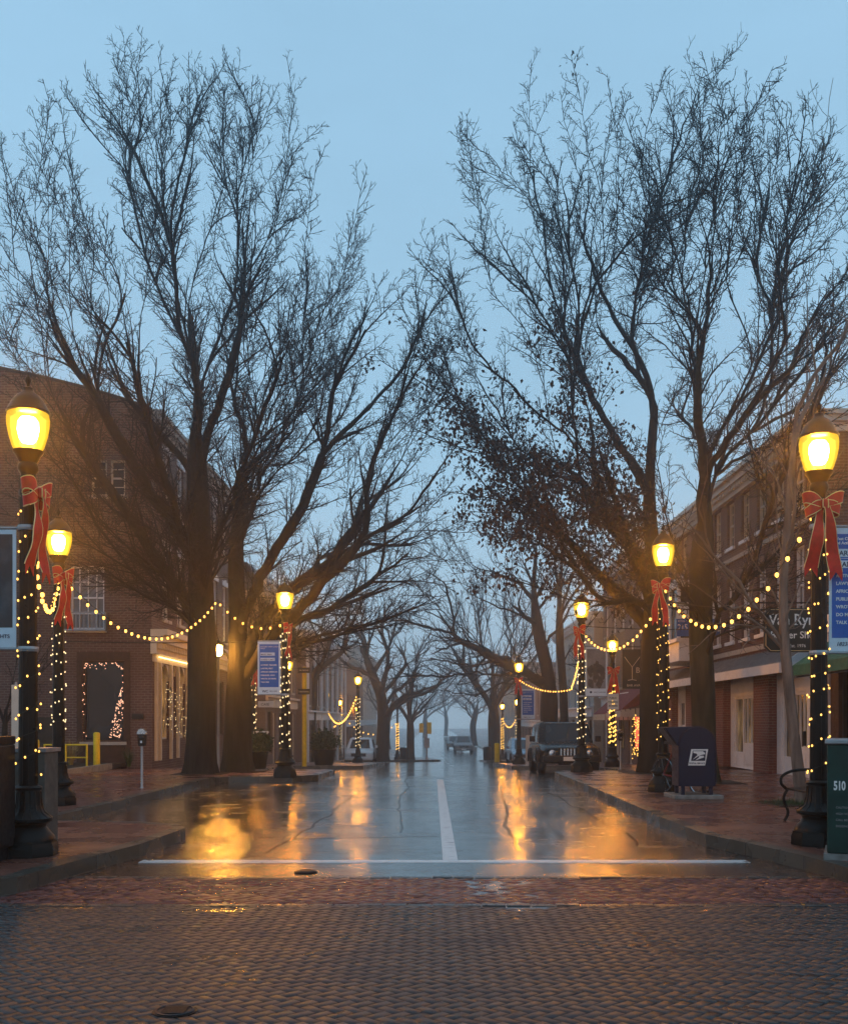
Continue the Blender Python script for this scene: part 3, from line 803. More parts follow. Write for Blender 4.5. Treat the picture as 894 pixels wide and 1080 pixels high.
    lfns = [lambda Ln, t, g_, c=lf[0], m=lmax: np.minimum(m, Ln*c)*(1.0-.42*t)*g_.uniform(.5, 1.25, len(t)),
            lambda Ln, t, g_, c=lf[1]: Ln*c*(1.1-.45*t)*g_.uniform(.5, 1.25, len(t)),
            lambda Ln, t, g_, c=lf[2]: Ln*c*(1.1-.4*t)*g_.uniform(.5, 1.3, len(t))]
    P, Rr = PA, RA; twigs = None; Ks = (7, 5, 3)
    nl = lv or 3
    for l in range(nl):
        P, Rr = spawn(P, Rr, per[l], (.16, .12, .12)[l], ang[l], 9, lfns[l], up[l], nz[l], Ks[l], rmin*(1.5, 1.15, 1)[l], seed=seed*10+l, minlen=(.3, .15, .08)[l])
        V, f = tubes_np(P, Rr, (5, 4, 3)[l]); CV.append(V); CF.append(f+cn); cn += len(V)
        if leaves and l == nl-2: LP_, LR = P, Rr
        if l == nl-2: mid = P
    M1, M2 = M[mats[0]], M[mats[1]]
    np_mesh('trunk', np.concatenate(TV), np.concatenate(TF), M1, root, smooth=True)
    np_mesh('crown', np.concatenate(CV), np.concatenate(CF), M2, root, smooth=True)
    if leaves:
        fn, nleaf, size = leaves
        Pm = np.concatenate([mid[:, 2:].reshape(-1, 3), P[:, 1:].reshape(-1, 3)]); 
        wgt = fn(Pm); sel = g.random(len(Pm)) < wgt; Pm = Pm[sel]
        # leaves hang in small bunches
        pick = g.integers(0, len(Pm), max(1, nleaf//10)); Cn = np.repeat(Pm[pick], 10, 0)+g.normal(0, .15, (nleaf//10*10, 3))
        m = len(Cn); sz = size*g.uniform(.6, 1.25, m)
        az = g.uniform(0, 2*np.pi, m); droop = g.uniform(-1.45, -.3, m)
        D = np.stack([np.cos(az)*np.cos(droop), np.sin(az)*np.cos(droop), np.sin(droop)], 1)
        Sd = np.cross(D, g.normal(size=(m, 3))); Sd /= np.linalg.norm(Sd, axis=1, keepdims=True)+1e-9
        Nn = np.cross(D, Sd)
        v0 = Cn; v1 = Cn+D*(sz*.45)[:, None]+Sd*(sz*.32)[:, None]+Nn*(sz*.1)[:, None]; v2 = Cn+D*sz[:, None]-Nn*(sz*.12)[:, None]; v3 = Cn+D*(sz*.45)[:, None]-Sd*(sz*.32)[:, None]+Nn*(sz*.1)[:, None]
        vs = np.stack([v0, v1, v2, v3], 1).reshape(-1, 3)
        fs = np.concatenate([(np.array([0, 1, 2])[None]+(np.arange(m)*4)[:, None]), (np.array([0, 2, 3])[None]+(np.arange(m)*4)[:, None])])
        np_mesh('foliage', vs, fs, M['dryleaf'], root)
    return root

G = np.random.default_rng(11)
def tg(lst, Y, dj, extra=0, hull=None):
    """limb ends: photo column and row at a depth spread around the trunk; extra = added ends inside the crown's outline"""
    out = []
    for i, q in enumerate(lst):
        px, py = q[0], q[1]
        dy = q[2] if len(q) > 2 else G.uniform(-dj, dj)
        out.append(np.array(at(px, py, Y+dy)))
    n0 = len(out)
    c = np.mean(out, axis=0)
    order = sorted(range(n0), key=lambda q_: math.atan2(out[q_][2]-c[2], out[q_][0]-c[0]))
    for i in range(extra):
        if i % 2:      # fill the outline between neighbouring limb ends
            q_ = G.integers(n0); a = out[order[q_]]; b_ = out[order[(q_+1) % n0]]; w_ = G.uniform(.2, .8); m_ = a*w_+b_*(1-w_); k = G.uniform(.84, 1.03)
        else:
            a = out[G.integers(n0)]; b_ = out[G.integers(n0)]; k = G.uniform(.55, 1.0); m_ = a*.72+b_*.28
        p = c+(m_-c)*k; o_ = p[1]; p[1] = Y + G.uniform(-dj, dj)*1.1; p[0] = p[0]*p[1]/o_ + G.normal(0, .4); p[2] = EYE+(p[2]-EYE)*p[1]/o_ + G.normal(0, .4)
        out.append(p)
    return out
def tk(lst, Y): return [np.array(at(px, py, Y+(q[0] if q else 0))) for px, py, *q in lst]

# left pair ----------------------------------------------------------------
YA = 26.5
ba = at(212, 0, YA); ba.z = gz(YA)+KH-.03
make_tree('bare_tree', 'tall bare tree with tight rising limbs, left trunk of the left pair', ba,
    [np.array(ba)] + tk([(212, 740), (213, 640), (212, 560), (207, 490), (206, 440)], YA),
    tg([(120, 62), (150, 34), (183, 62), (88, 78), (52, 100), (18, 140), (2, 205), (-12, 262), (-22, 330), (205, 62), (242, 58), (276, 92), (312, 88), (343, 128), (384, 185), (372, 262),
        (330, 215), (250, 150), (60, 200), (100, 255), (30, 395), (58, 470), (85, 545), (20, 520, -1), (110, 600, -2), (60, 610, -3), (140, 140), (170, 190), (215, 150), (300, 180), (35, 300), (75, 350), (130, 330), (290, 260), (350, 320), (300, 370),
        (100, 100), (225, 90), (260, 200), (0, 150), (40, 250)], YA, 4.2, extra=230),
    .36, seed=3, leader=.34, bf=.84, per=(4.8, 6.6, 9), ang=(38, 42, 46), up=(.09, .06, .04), nz=(.07, .11, .14), lf=(.3, .42, .48), wob=.35, rtip=.016, lmax=2.0)
YB = 28.0
bb = at(251, 0, YB); bb.z = gz(YB)+KH-.03
make_tree('bare_tree', 'bare tree with a big low limb over the street, right trunk of the left pair', bb,
    [np.array(bb)] + tk([(251, 740), (251, 690), (251, 645), (249, 590), (252, 540), (259, 490)], YB),
    tg([(352, 592), (438, 282), (405, 290), (470, 300), (486, 335), (360, 300), (320, 250), (262, 290), (482, 395), (492, 455), (470, 520, -1), (505, 560), (488, 592, -1), (470, 628, -1), (440, 652, -2), (410, 620), (380, 400), (420, 420),
        (330, 400), (300, 330), (240, 330), (180, 420), (150, 560, 1), (340, 480), (400, 500), (430, 560), (290, 250), (345, 350), (215, 290), (455, 360), (385, 540), (360, 440)], YB, 3.6, extra=150),
    .36, seed=5, leader=.25, bf=.8, per=(5.2, 7.0, 9.0), ang=(40, 42, 46), up=(.07, .05, .04), nz=(.1, .14, .17), lf=(.3, .42, .48), wob=.5, rtip=.016, lmax=1.9)
# right pair ---------------------------------------------------------------
YC = 27.0
bc = at(690, 0, YC); bc.z = gz(YC)+KH-.03
def leafC(P):
    px = CX+P[:, 0]*F/P[:, 1]; z = P[:, 2]
    X = P[:, 0]
    w = np.exp(-((z-7.0)/2.3)**2)*np.clip((8.5-X)/5.0, .1, 1)
    return np.clip(w+.003, 0, 1)
make_tree('oak_tree', 'spreading oak still holding clumps of dead brown leaves on its street side', bc,
    [np.array(bc)] + tk([(690, 740), (689, 660), (690, 600), (684, 540), (686, 480), (690, 430)], YC),
    tg([(432, 262), (436, 350), (446, 420), (462, 470), (476, 545), (498, 596, -2), (486, 180), (492, 120), (540, 140), (560, 62), (602, 58), (640, 78), (520, 240), (560, 200), (600, 160), (545, 320), (505, 380), (540, 440),
        (520, 500), (548, 560), (575, 600), (600, 540), (620, 640, -2), (655, 560), (630, 470), (590, 400), (620, 330), (650, 260), (680, 150), (712, 90), (700, 220), (640, 180), (580, 280), (470, 250), (610, 585, 1), (560, 520, 2)], YC, 3.8, extra=190),
    .36, seed=8, leader=.34, bf=.78, per=(5.2, 7.0, 8.8), ang=(44, 46, 48), up=(.07, .05, .04), nz=(.14, .18, .2), lf=(.3, .42, .5), wob=.6, mats=('bark', 'twig'), leaves=(leafC, 11000, .12), rtip=.015, lmax=1.9)
YD = 22.8
bd = at(744, 0, YD); bd.z = gz(YD)+KH-.03
make_tree('bare_tree', 'mossy bare tree forking above head height beside the blue mailbox', bd,
    [np.array(bd)] + tk([(742, 740), (738, 680), (737, 620), (740, 570), (747, 530)], YD),
    tg([(690, 470), (705, 420), (720, 330), (700, 75), (742, 62), (772, 52), (790, 88), (828, 120), (852, 96), (872, 150), (896, 205), (905, 262), (912, 320), (892, 372), (862, 330), (835, 250), (800, 180), (765, 150), (730, 160), (690, 190),
        (655, 110), (640, 220), (860, 420), (838, 450, 1), (905, 380), (880, 240), (820, 330), (780, 240), (745, 260), (700, 290), (660, 330), (848, 180), (815, 70), (675, 250), (925, 300)], YD, 3.6, extra=190),
    .25, seed=14, leader=.3, bf=.78, per=(5.2, 7.0, 8.8), ang=(42, 44, 46), up=(.07, .05, .04), nz=(.13, .17, .2), lf=(.3, .42, .5), wob=.6, mats=('barkmoss', 'twig'), rtip=.014, lmax=1.9)
YE = 16.9
be = at(846, 0, YE); be.z = gz(YE)+KH-.03
make_tree('young_tree', 'slim pale young tree with long arching shoots beside the nearest right lamp', be,
    [np.array(be)] + tk([(838, 780), (832, 730), (828, 690), (824, 640), (826, 590), (832, 520), (838, 450)], YE),
    tg([(700, 598, -1), (726, 560), (745, 480), (770, 440), (800, 420), (850, 300), (880, 210), (878, 82), (905, 140), (915, 300), (900, 450, -1), (870, 540, -1), (780, 690, -1), (760, 640, -2), (725, 690, -1), (895, 560, 1), (920, 230), (780, 560), (815, 500)], YE, 1.6, extra=6),
    .085, seed=21, leader=.35, per=(1.1, 1.6, 2.2), ang=(42, 45, 45), up=(.02, .03, .03), nz=(.12, .15, .18), wob=.8, mats=('barkpale', 'twigpale'), rtip=.011, rmin=.003, lf=(.3, .35, .4), lmax=1.2, flare=1.3)
# mid distance ---------------------------------------------------------------
def yroot(px, Y): b = at(px, 0, Y); b.z = gz(Y)+KH-.05; return b
YF = 50; bf = yroot(580, YF)
make_tree('bare_tree', 'bare tree arching a heavy limb left across the far street', bf,
    [np.array(bf)] + tk([(579, 760), (578, 715), (568, 670), (562, 620), (566, 570)], YF),
    tg([(440, 693), (395, 720), (470, 668), (415, 650), (500, 640), (450, 610), (432, 570), (385, 690), (405, 640), (425, 600), (452, 560), (470, 548), (505, 545), (545, 540), (590, 545), (625, 560), (610, 600), (600, 640), (520, 590), (480, 700), (500, 735), (600, 560), (560, 552), (640, 610), (520, 560), (430, 735)], YF, 4, extra=120),
    .4, seed=31, leader=.3, bf=.65, per=(3.4, 4.8, 6), ang=(40, 40, 42), up=(.08, .06, .04), nz=(.14, .17, .2), rmin=.0055, wob=.8, rtip=.02, lmax=2)
YF2 = 53; bf2 = yroot(597, YF2)
make_tree('bare_tree', 'slender bare tree right behind the arching tree, by the black car', bf2,
    [np.array(bf2)] + tk([(594, 740), (590, 680), (590, 630), (585, 600)], YF2),
    tg([(560, 560), (585, 548), (615, 560), (630, 590), (575, 580), (605, 600), (650, 620)], YF2, 2.4, extra=8),
    .2, seed=33, leader=.45, per=(2.2, 3.0, 4.0), rmin=.006, rtip=.03)
YG = 76; bg = yroot(521, YG)
make_tree('bare_tree', 'hazy vase shaped tree fanning up on the far right side', bg,
    [np.array(bg)] + tk([(521, 770), (520, 745), (519, 725)], YG),
    tg([(470, 640), (480, 622), (495, 610), (512, 604), (530, 605), (548, 612), (562, 630), (575, 650), (465, 670), (500, 640), (535, 640), (480, 690), (570, 690), (455, 700)], YG, 5, extra=110),
    .42, seed=35, leader=.6, per=(2.2, 3.0, 3.5), ang=(26, 32, 36), up=(.1, .08, .04), rmin=.009, rtip=.035, lmax=3)
YH = 72; bh = yroot(403, YH)
make_tree('bare_tree', 'hazy leaning tree with two main stems beyond the parked white car', bh,
    [np.array(bh)] + tk([(404, 780), (405, 760), (402, 735), (392, 710), (385, 690)], YH),
    tg([(345, 660), (358, 640), (375, 625), (395, 615), (415, 620), (440, 640), (455, 665), (470, 690), (485, 710), (430, 700), (330, 690), (420, 655), (380, 660), (460, 725)], YH, 5, extra=110),
    .45, seed=37, leader=.35, bf=.65, per=(2.2, 3.0, 3.5), rmin=.009, rtip=.03, lmax=3, wob=.8)
YI = 82; bi = yroot(433, YI)
make_tree('bare_sapling', 'small bare tree on the far island beside the traffic signals', bi,
    [np.array(bi)] + tk([(433, 780), (433, 765), (431, 750), (434, 735)], YI),
    tg([(408, 735), (415, 715), (430, 700), (448, 706), (462, 722), (470, 738), (420, 725), (450, 730), (440, 715)], YI, 2.5, extra=8),
    .3, seed=39, leader=.55, per=(1.5, 2.0, 2.6), rmin=.011, rtip=.05, wob=.8, nz=(.2, .2, .2))
def dtree(px, Y, w, h, Rt, seed, label, name='bare_tree'):
    b = yroot(px, Y); t = []
    g = np.random.default_rng(seed)
    for i in range(46):
        a = g.uniform(0, 2*math.pi); k = g.uniform(.3, 1); hh = h*g.uniform(.62, 1)
        t.append(np.array([b.x+math.cos(a)*w*k, b.y+math.sin(a)*w*k, b.z+hh*(1-.28*k*k)]))
    make_tree(name, label, b, [np.array(b), np.array(b)+np.array([g.normal(0, .15), 0, h*.2]), np.array(b)+np.array([g.normal(0, .4), 0, h*.42])], t, Rt, seed=seed, leader=.5,
              bf=.65, per=(2.0, 2.8, 3.4), rmin=.008, rtip=.025, lmax=2.6, wob=.7)
dtree(330, 60, 4.5, 12.5, .3, 51, 'bare tree in front of the long left brick row, beyond the yellow post')
dtree(352, 100, 5, 13, .3, 52, 'faint bare tree far down the left row')
dtree(560, 104, 5, 13, .35, 53, 'faint bare tree far down the right row, left of the arching limb')
dtree(448, 52, 0, 0, 0, 0, '') if False else None
dtree(409, 118, 5, 12, .3, 54, 'very faint tree beyond the sapling island')
dtree(500, 135, 6, 13, .4, 55, 'faintest tree on the right behind the distant pickup')
dtree(385, 150, 7, 14, .4, 56, 'ghostly broad tree at the far left end of the street')
dtree(640, 58, 3.6, 9.5, .2, 57, 'bare tree in front of the white windows of the right corner house')

dtree(448, 190, 9, 15, .4, 61, 'ghost of a tree closing the far end of the street, left of the signals')
dtree(470, 215, 10, 16, .4, 62, 'ghost of a tree closing the far end of the street, above the centre line')
dtree(500, 195, 9, 15, .4, 63, 'ghost of a tree closing the far end of the street, above the distant pickup')
# ================================================================== BUILDINGS
class Fc:
    """a wall plane: axis 'x' (runs along y) or 'y' (runs along x) at coordinate c, outward sign s"""
    def __init__(f, axis, c, s): f.a, f.c, f.s = axis, c, s
    def P(f, u, d, z): return (f.c+f.s*d, u, z) if f.a == 'x' else (u, f.c+f.s*d, z)
    def bx(f, mb, u0, u1, d0, d1, z0, z1, mi=0):
        p, q = f.P(u0, d0, z0), f.P(u1, d1, z1); mb.box(p[0], q[0], p[1], q[1], z0, z1, mi)
    def wall(f, mb, u0, u1, z0, z1, ops, depth=.16, mi=0):
        us = sorted(set([u0, u1]+[min(max(o[k], u0), u1) for o in ops for k in (0, 1)])); zs = sorted(set([z0, z1]+[o[k] for o in ops for k in (2, 3)]))
        flip = (f.s > 0) == (f.a == 'x')
        def q(a): mb.add(a, [(0, 1, 2, 3) if flip else (3, 2, 1, 0)], mi)
        for a, b in zip(us[:-1], us[1:]):
            for c, d in zip(zs[:-1], zs[1:]):
                m, n = (a+b)/2, (c+d)/2
                if any(o[0] < m < o[1] and o[2] < n < o[3] for o in ops): continue
                q([f.P(a, 0, c), f.P(b, 0, c), f.P(b, 0, d), f.P(a, 0, d)])
        for o in ops:
            a, b, c, d = o[:4]
            for A, B in (((a, c), (a, d)), ((a, d), (b, d)), ((b, d), (b, c)), ((b, c), (a, c))):
                q([f.P(A[0], 0, A[1]), f.P(B[0], 0, B[1]), f.P(B[0], -depth, B[1]), f.P(A[0], -depth, A[1])])
def window(f, root, o, nu=2, nz=2, fr='white', gl='glass', sill='stone', lint=None, d=.1, shut=False):
    a, b, c, t = o[:4]; mb = MB(); w = .055
    f.bx(mb, a+.002, a+w, -d-.04, -d+.03, c, t); f.bx(mb, b-w, b-.002, -d-.04, -d+.03, c, t); f.bx(mb, a+w, b-w, -d-.04, -d+.03, c, c+w); f.bx(mb, a+w, b-w, -d-.04, -d+.03, t-w, t)
    mz = (c+t)/2
    if nz > 1: f.bx(mb, a+w, b-w, -d-.03, -d+.02, mz-.025, mz+.025)
    for i in range(1, nu):
        u = a+(b-a)*i/nu; f.bx(mb, u-.014, u+.014, -d-.02, -d+.012, c+w, t-w)
    for i in range(1, nz*2 if nz > 1 else 1):
        if i == nz: continue
        z = c+(t-c)*i/(nz*2); f.bx(mb, a+w, b-w, -d-.02, -d+.01, z-.012, z+.012)
    win = mb.build('window', M[fr], root)
    p = MB(); f.bx(p, a, b, -d-.06, -d-.045, c, t); p.build('pane', M[gl], win)
    if sill:
        s = MB(); f.bx(s, a-.08, b+.08, -.05, .07, c-.1, c-.002); s.build('sill', M[sill], win)
    if lint:
        s = MB(); f.bx(s, a-.1, b+.1, -.02, .035, t+.002, t+.2); f.bx(s, (a+b)/2-.08, (a+b)/2+.08, -.02, .06, t-.01, t+.26); s.build('lintel', M[lint], win)
    return win
def cornice(f, root, u0, u1, z, mat, dent=True, h=.45, out=.35, name='cornice'):
    mb = MB()
    f.bx(mb, u0, u1, -.02, out*.35, z-h, z-h*.55); f.bx(mb, u0, u1, -.02, out*.75, z-h*.55, z-h*.25); f.bx(mb, u0, u1, -.02, out, z-h*.25, z)
    if dent:
        u = u0+.1
        while u < u1-.1: f.bx(mb, u, u+.1, out*.3, out*.62, z-h*.78, z-h*.56); u += .24
    return mb.build(name, M[mat], root)
BOX_N = [0]
def shell_box(root, x0, x1, y0, y1, z0, z1, mat, skip=(), name='side_wall'):
    mb = MB()
    F_ = {'x0': [(x0, y1, z0), (x0, y0, z0), (x0, y0, z1), (x0, y1, z1)], 'x1': [(x1, y0, z0), (x1, y1, z0), (x1, y1, z1), (x1, y0, z1)],
          'y0': [(x0, y0, z0), (x1, y0, z0), (x1, y0, z1), (x0, y0, z1)], 'y1': [(x1, y1, z0), (x0, y1, z0), (x0, y1, z1), (x1, y1, z1)],
          'z1': [(x0, y0, z1), (x1, y0, z1), (x1, y1, z1), (x0, y1, z1)]}
    for k, v in F_.items():
        if k not in skip: mb.add(v, [(0, 1, 2, 3)])
    return mb.build(name, M[mat], root)

# ---- left brick block with the big gable wall ----
e = empty('brick_building', (-8.6, 32, 0), 'large brick building with a broad blank gable wall and arched shopfront on its street side', 'building')
fy = Fc('y', 32, -1); fx = Fc('x', -8.6, 1); X0 = -22
opsY = [(-10.46, -9.98, 8.4, 9.5), (-9.88, -9.42, 8.4, 9.5), (-11.1, -10.06, 4.3, 6.25), (-10.72, -9.44, .85, 3.34), (-15.5, -14.5, 4.3, 6.25), (-18.5, -17.5, 4.3, 6.25), (-15.6, -14.6, 8.2, 9.6)]
ys2 = [33.3+1.9*i for i in range(7)]
opsX = [(y, y+.85, 4.75, 7.05) for y in ys2] + [(y, y+.85, 8.3, 10.1) for y in ys2] + [(33, 34.05, .9, 3.3), (34.3, 34.95, .9, 3.3), (35.2, 36.25, .9, 3.3), (37.2, 38.3, .15, 3.0), (38.9, 40.6, .9, 3.1), (41.2, 43, .9, 3.1), (43.6, 44.8, .15, 3.0)]
mb = MB(); fy.wall(mb, X0, -8.6, -.2, 11.0, opsY); fx.wall(mb, 32, 46, -.6, 11.0, opsX)
arc = [(X0, 11.0), (-8.6, 11.0), (-9.5, 11.32), (-10.6, 11.65), (-11.8, 11.95), (-13.2, 12.25), (-15, 12.5), (-18, 12.7), (X0, 12.7)]
mb.prism(arc, 'y', 32.0, 32.35)
mb.build('wall', M['brick'], e)
shell_box(e, X0, -8.62, 32.35, 46, -.6, 10.95, 'roofdark', skip=('x1', 'y0'), name='roof')
cp = MB()
for p, q in zip(arc[1:-1], arc[2:]):
    cp.hexa([(p[0], 31.93, p[1]), (q[0], 31.93, q[1]), (q[0], 32.42, q[1]), (p[0], 32.42, p[1]), (p[0], 31.93, p[1]+.1), (q[0], 31.93, q[1]+.1), (q[0], 32.42, q[1]+.1), (p[0], 32.42, p[1]+.1)])
cp.build('coping', M['darktrim'], e)
for o in opsY[:2]: window(fy, e, o, 1, 2, 'cream', 'glass', 'stone')
for o in opsY[4:]: window(fy, e, o, 2, 2, 'white', 'glass', 'stone')
window(fy, e, opsY[2], 4, 2, 'white', 'glassw', 'white')
mb = MB()
for i in range(11): x = -11.2+1.22*i/10; mb.box(x-.008, x+.008, 31.72, 31.74, 4.3, 4.78)
mb.box(-11.24, -9.94, 31.71, 31.75, 4.78, 4.81); mb.box(-11.24, -9.94, 31.71, 32.0, 4.24, 4.29)
for x in (-11.23, -9.95): mb.box(x-.01, x+.01, 31.74, 31.99, 4.29, 4.8)
mb.build('balcony_rail', M['galv'], e)
window(fy, e, opsY[3], 1, 1, 'wood', 'glass', 'stone')
mb = MB(); fy.bx(mb, -10.9, -9.26, -.01, .03, 3.35, 3.6); fy.bx(mb, -10.9, -10.73, -.01, .03, .2, 3.35); fy.bx(mb, -9.43, -9.26, -.01, .03, .2, 3.35); fy.bx(mb, -10.72, -9.44, -.01, .03, .2, .74); mb.build('window_surround', M['wood'], e)
window_objs = [window(fx, e, o, 2, 2, 'white', 'glass', 'stone', 'white') for o in opsX[:14]]
for o in opsX[14:17]:
    wn = window(fx, e, o, 1, 1, 'cream', 'lit', None)
    am = MB(); a, b = o[0], o[1]; c, r = (a+b)/2, (b-a)/2   # spandrels that leave an arched head
    pts = [(a, 3.3), (a, 3.3-r)] + [(c-r*math.cos(math.pi*k/12), 3.3-r+r*math.sin(math.pi*k/12)) for k in range(1, 12)] + [(b, 3.3-r), (b, 3.3)]
    am.prism(pts[:8], "x", -8.72, -8.602); am.prism(pts[7:], "x", -8.72, -8.602)
    am.build('arch_head', M['cream'], wn)
for o in opsX[17:]: window(fx, e, o, 2, 1, 'darktrim', 'glowdim', None)
cornice(fx, e, 31.9, 45.9, 4.3, 'cream', h=.75, out=.5, name='shopfront_cornice')
mb = MB(); fx.bx(mb, 32.05, 36.9, .0, .05, 3.32, 3.55)
for y in (32.3, 32.75, 34.12, 35.05, 36.35, 36.7): fx.bx(mb, y, y+.12, 0, .09, .25, 3.32)
mb.build('shopfront_pilasters', M['cream'], e)
cornice(fx, e, 32.0, 46, 11.05, 'stone', h=.5, out=.3)
M['soffit'] = emis('warm_soffit_tube', (1, .62, .22), 6)
mb = MB(); mb.box(-8.5, -8.46, 32.4, 36.6, 3.46, 3.49); mb.build('soffit_light', M['soffit'], e)
mb = MB(); mb.tube([(-12.6, 31.9, .2), (-12.6, 31.9, 9)], .05, 8); mb.build('downpipe', M['darktrim'], e)
mb = MB(); mb.box(-9.2, -8.85, 31.96, 32, 1.55, 1.72); mb.build('wall_plaque', M['darktrim'], e)
mb = MB(); mb.box(-12.2, -11.3, 31.9, 32, .2, 1.6); mb.build('utility_door', M['darktrim'], e)
# lights in the gable window
def bulbs_on(name, label, loc, pts, me, group, cord=None, rd=.008):
    e2 = empty(name, loc, label, 'fairy lights', group)
    if cord: MB().tube([Vector(p)-Vector(loc) for p in cord], rd, 4).build('cord', M['wire'], e2, world=False)
    for p in pts[:100]: inst('bulb', me, e2, Vector(p)-Vector(loc))
    return e2
BM_P = bulbmesh('pink_bulb', .017, M['pinkfairy'], 1); g = random.Random(3)
pts = []
for i in range(62):
    t = g.random()
    if i < 30: pts.append((-10.66+1.15*g.random(), 31.94, 3.27-abs(g.gauss(0, .09))))
    elif i < 45: pts.append((-10.66+g.gauss(0, .025), 31.94, 1+2.2*g.random()))
    else: pts.append((-9.5+g.gauss(0, .02), 31.94, 1.2+2.0*g.random()))
bulbs_on('fairy_lights', 'pink-white lights framing the dark window in the brick gable wall', (-10.1, 31.94, 3.3), pts, BM_P, 'lights in shop windows', [(-10.66, 31.95, 1), (-10.66, 31.95, 3.28), (-9.5, 31.95, 3.28), (-9.5, 31.95, 1)])
pts = []
for i in range(95):
    z = g.random()**1.3; pts.append((-9.52-.42*(1-z)*g.random(), 31.93, .98+1.5*z))
bulbs_on('fairy_lights', 'cluster of lights like half a small tree at lower right of the gable window', (-9.6, 31.93, .95), pts, BM_P, 'lights in shop windows', [(-9.55, 31.94, .95), (-9.8, 31.94, 1.1), (-9.55, 31.94, 1.5), (-9.7, 31.94, 1.9), (-9.52, 31.94, 2.4)])
pts = [(-8.5, 33+3.2*g.random(), .9+1.8*g.random()) for _ in range(60)]
BM_S = bulbmesh('shop_bulb', .014, M['fairyw'], 1)
bulbs_on('fairy_lights', 'scattered small lights over the arched shopfront windows beside the left trunk', (-8.5, 33, .9), pts, BM_S, 'lights in shop windows', [(-8.52, 33, 1), (-8.52, 34, 2.6), (-8.52, 35, 1.2), (-8.52, 36.2, 2.7)])

def rowhouse(name, label, side_, X, y0, y1, ztop, wall, floors, trim='white', bay=2.2, ww=.85, shop='darktrim', endwall=True, roof='roofdark', corn='stone', group='street buildings', dent=False, mansard=0, pil=False, gl='glass'):
    s = 1 if side_ == 'L' else -1; zb = gz((y0+y1)/2)
    zb0 = min(gz(y0), gz(y1))-.2
    e = empty(name, (X, y0, gz(y0)), label, 'building', group)
    f = Fc('x', X, s); fe = Fc('y', y0, -1)
    n = max(1, int((y1-y0)/bay)); ops = []
    for (a, b) in floors:
        for i in range(n):
            c = y0+(i+.5)*(y1-y0)/n; ops.append((c-ww/2, c+ww/2, zb+a, zb+b))
    ns = max(1, int((y1-y0)/3.2)); sh = []
    for i in range(ns):
        c = y0+(i+.5)*(y1-y0)/ns
        sh.append((c-1.1, c+.35, zb+.75, zb+2.7)); sh.append((c+.5, c+1.35, zb+.16, zb+2.6))
    back = X-s*9
    mb = MB(); f.wall(mb, y0, y1, zb0, ztop, ops+sh)
    if endwall:
        a, b = sorted((X, back)); eo = [(X-s*1.6-.4, X-s*1.6+.4, z1+zb, z2+zb) for z1, z2 in floors]; fe.wall(mb, a, b, zb0, ztop, eo)
    mb.build('wall', M[wall], e)
    a, b = sorted((X-s*.02, back)); shell_box(e, a, b, y0+.02, y1, zb0, ztop-.05, roof, skip=('y0', 'x1' if s > 0 else 'x0'), name='roof')
    for o in ops: window(f, e, o, 2, 2, trim, gl, 'stone', None)
    if endwall:
        for o in eo: window(fe, e, o, 2, 2, trim, gl, 'stone', None)
    for o in sh:
        window(f, e, o, 2 if o[2] > zb+.5 else 1, 1, shop if o[2] > zb+.5 else trim, 'glowdim' if int(o[0]*3) % 2 else 'glass', None)
    if shop: 
        mb = MB(); f.bx(mb, y0+.1, y1-.1, 0, .12, zb+2.85, zb+3.3); f.bx(mb, y0+.1, y1-.1, 0, .25, zb+3.3, zb+3.4); mb.build('shopfront_fascia', M[trim], e)
    cornice(f, e, y0, y1, ztop+.05, corn, dent=dent)
    if endwall: cornice(fe, e, min(X, back), max(X, back), ztop+.05, corn, dent=False, out=.25, h=.35, name='end_cornice')
    if pil:
        mb = MB()
        for k in range(ns+1):
            y = y0+k*(y1-y0)/ns; f.bx(mb, max(y0, y-.25), min(y1, y+.25), 0, .14, zb0, ztop-.5)
        mb.build('pilasters', M[trim], e)
    if mansard:
        mb = MB(); h = mansard
        a = X; mb.hexa([(a, y0, ztop), (a-s*9, y0, ztop), (a-s*9, y1, ztop), (a, y1, ztop), (a-s*.9, y0+.5, ztop+h), (a-s*8, y0+.5, ztop+h), (a-s*8, y1-.5, ztop+h), (a-s*.9, y1-.5, ztop+h)])
        mb.build('mansard_roof', M['roofdark'], e)
        for k in range(2):
            y = y0+(k+.4)*(y1-y0)/2; d = MB(); d.box(X-s*1.6, X-s*.2, y-.5, y+.5, ztop+.2, ztop+1.2); dm = d.build('dormer', M['cream'], e)
            d = MB(); d.box(X-s*.2, X-s*.17, y-.35, y+.35, ztop+.35, ztop+1.1); d.build('pane', M['glass'], dm)
    if wall != 'stucco' and (y1-y0) > 8:
        mb = MB(); mb.box(X-s*3, X-s*2.2, y0+(y1-y0)*.55, y0+(y1-y0)*.55+.8, ztop-.1, ztop+1.3); mb.build('chimney', M[wall], e)
    return e
rowhouse('mansard_building', 'pale tan building with dark mansard roof behind the second left trunk', 'L', -7.4, 46.2, 56.5, 7.2, 'brick3', [(3.7, 5.6)], 'cream', mansard=1.4)
rowhouse('shop_row', 'long two storey row with tall pale windows beyond the yellow post', 'L', -6.9, 57, 82, 6.4, 'brick3', [(3.7, 6.2)], 'white', bay=2.4, ww=1.0, corn='white', dent=True, pil=True)
rowhouse('shop_row', 'second hazy brick row farther down the left side', 'L', -7.2, 83, 108, 6.9, 'brick2', [(3.8, 5.6)], 'white', endwall=False, group='street buildings')
rowhouse('distant_building', 'faint tall block at the far left end of the street', 'L', -8, 112, 150, 9.5, 'stucco', [(3.8, 5.4), (6.4, 8.0), (9, 10.4)], 'white', bay=4)
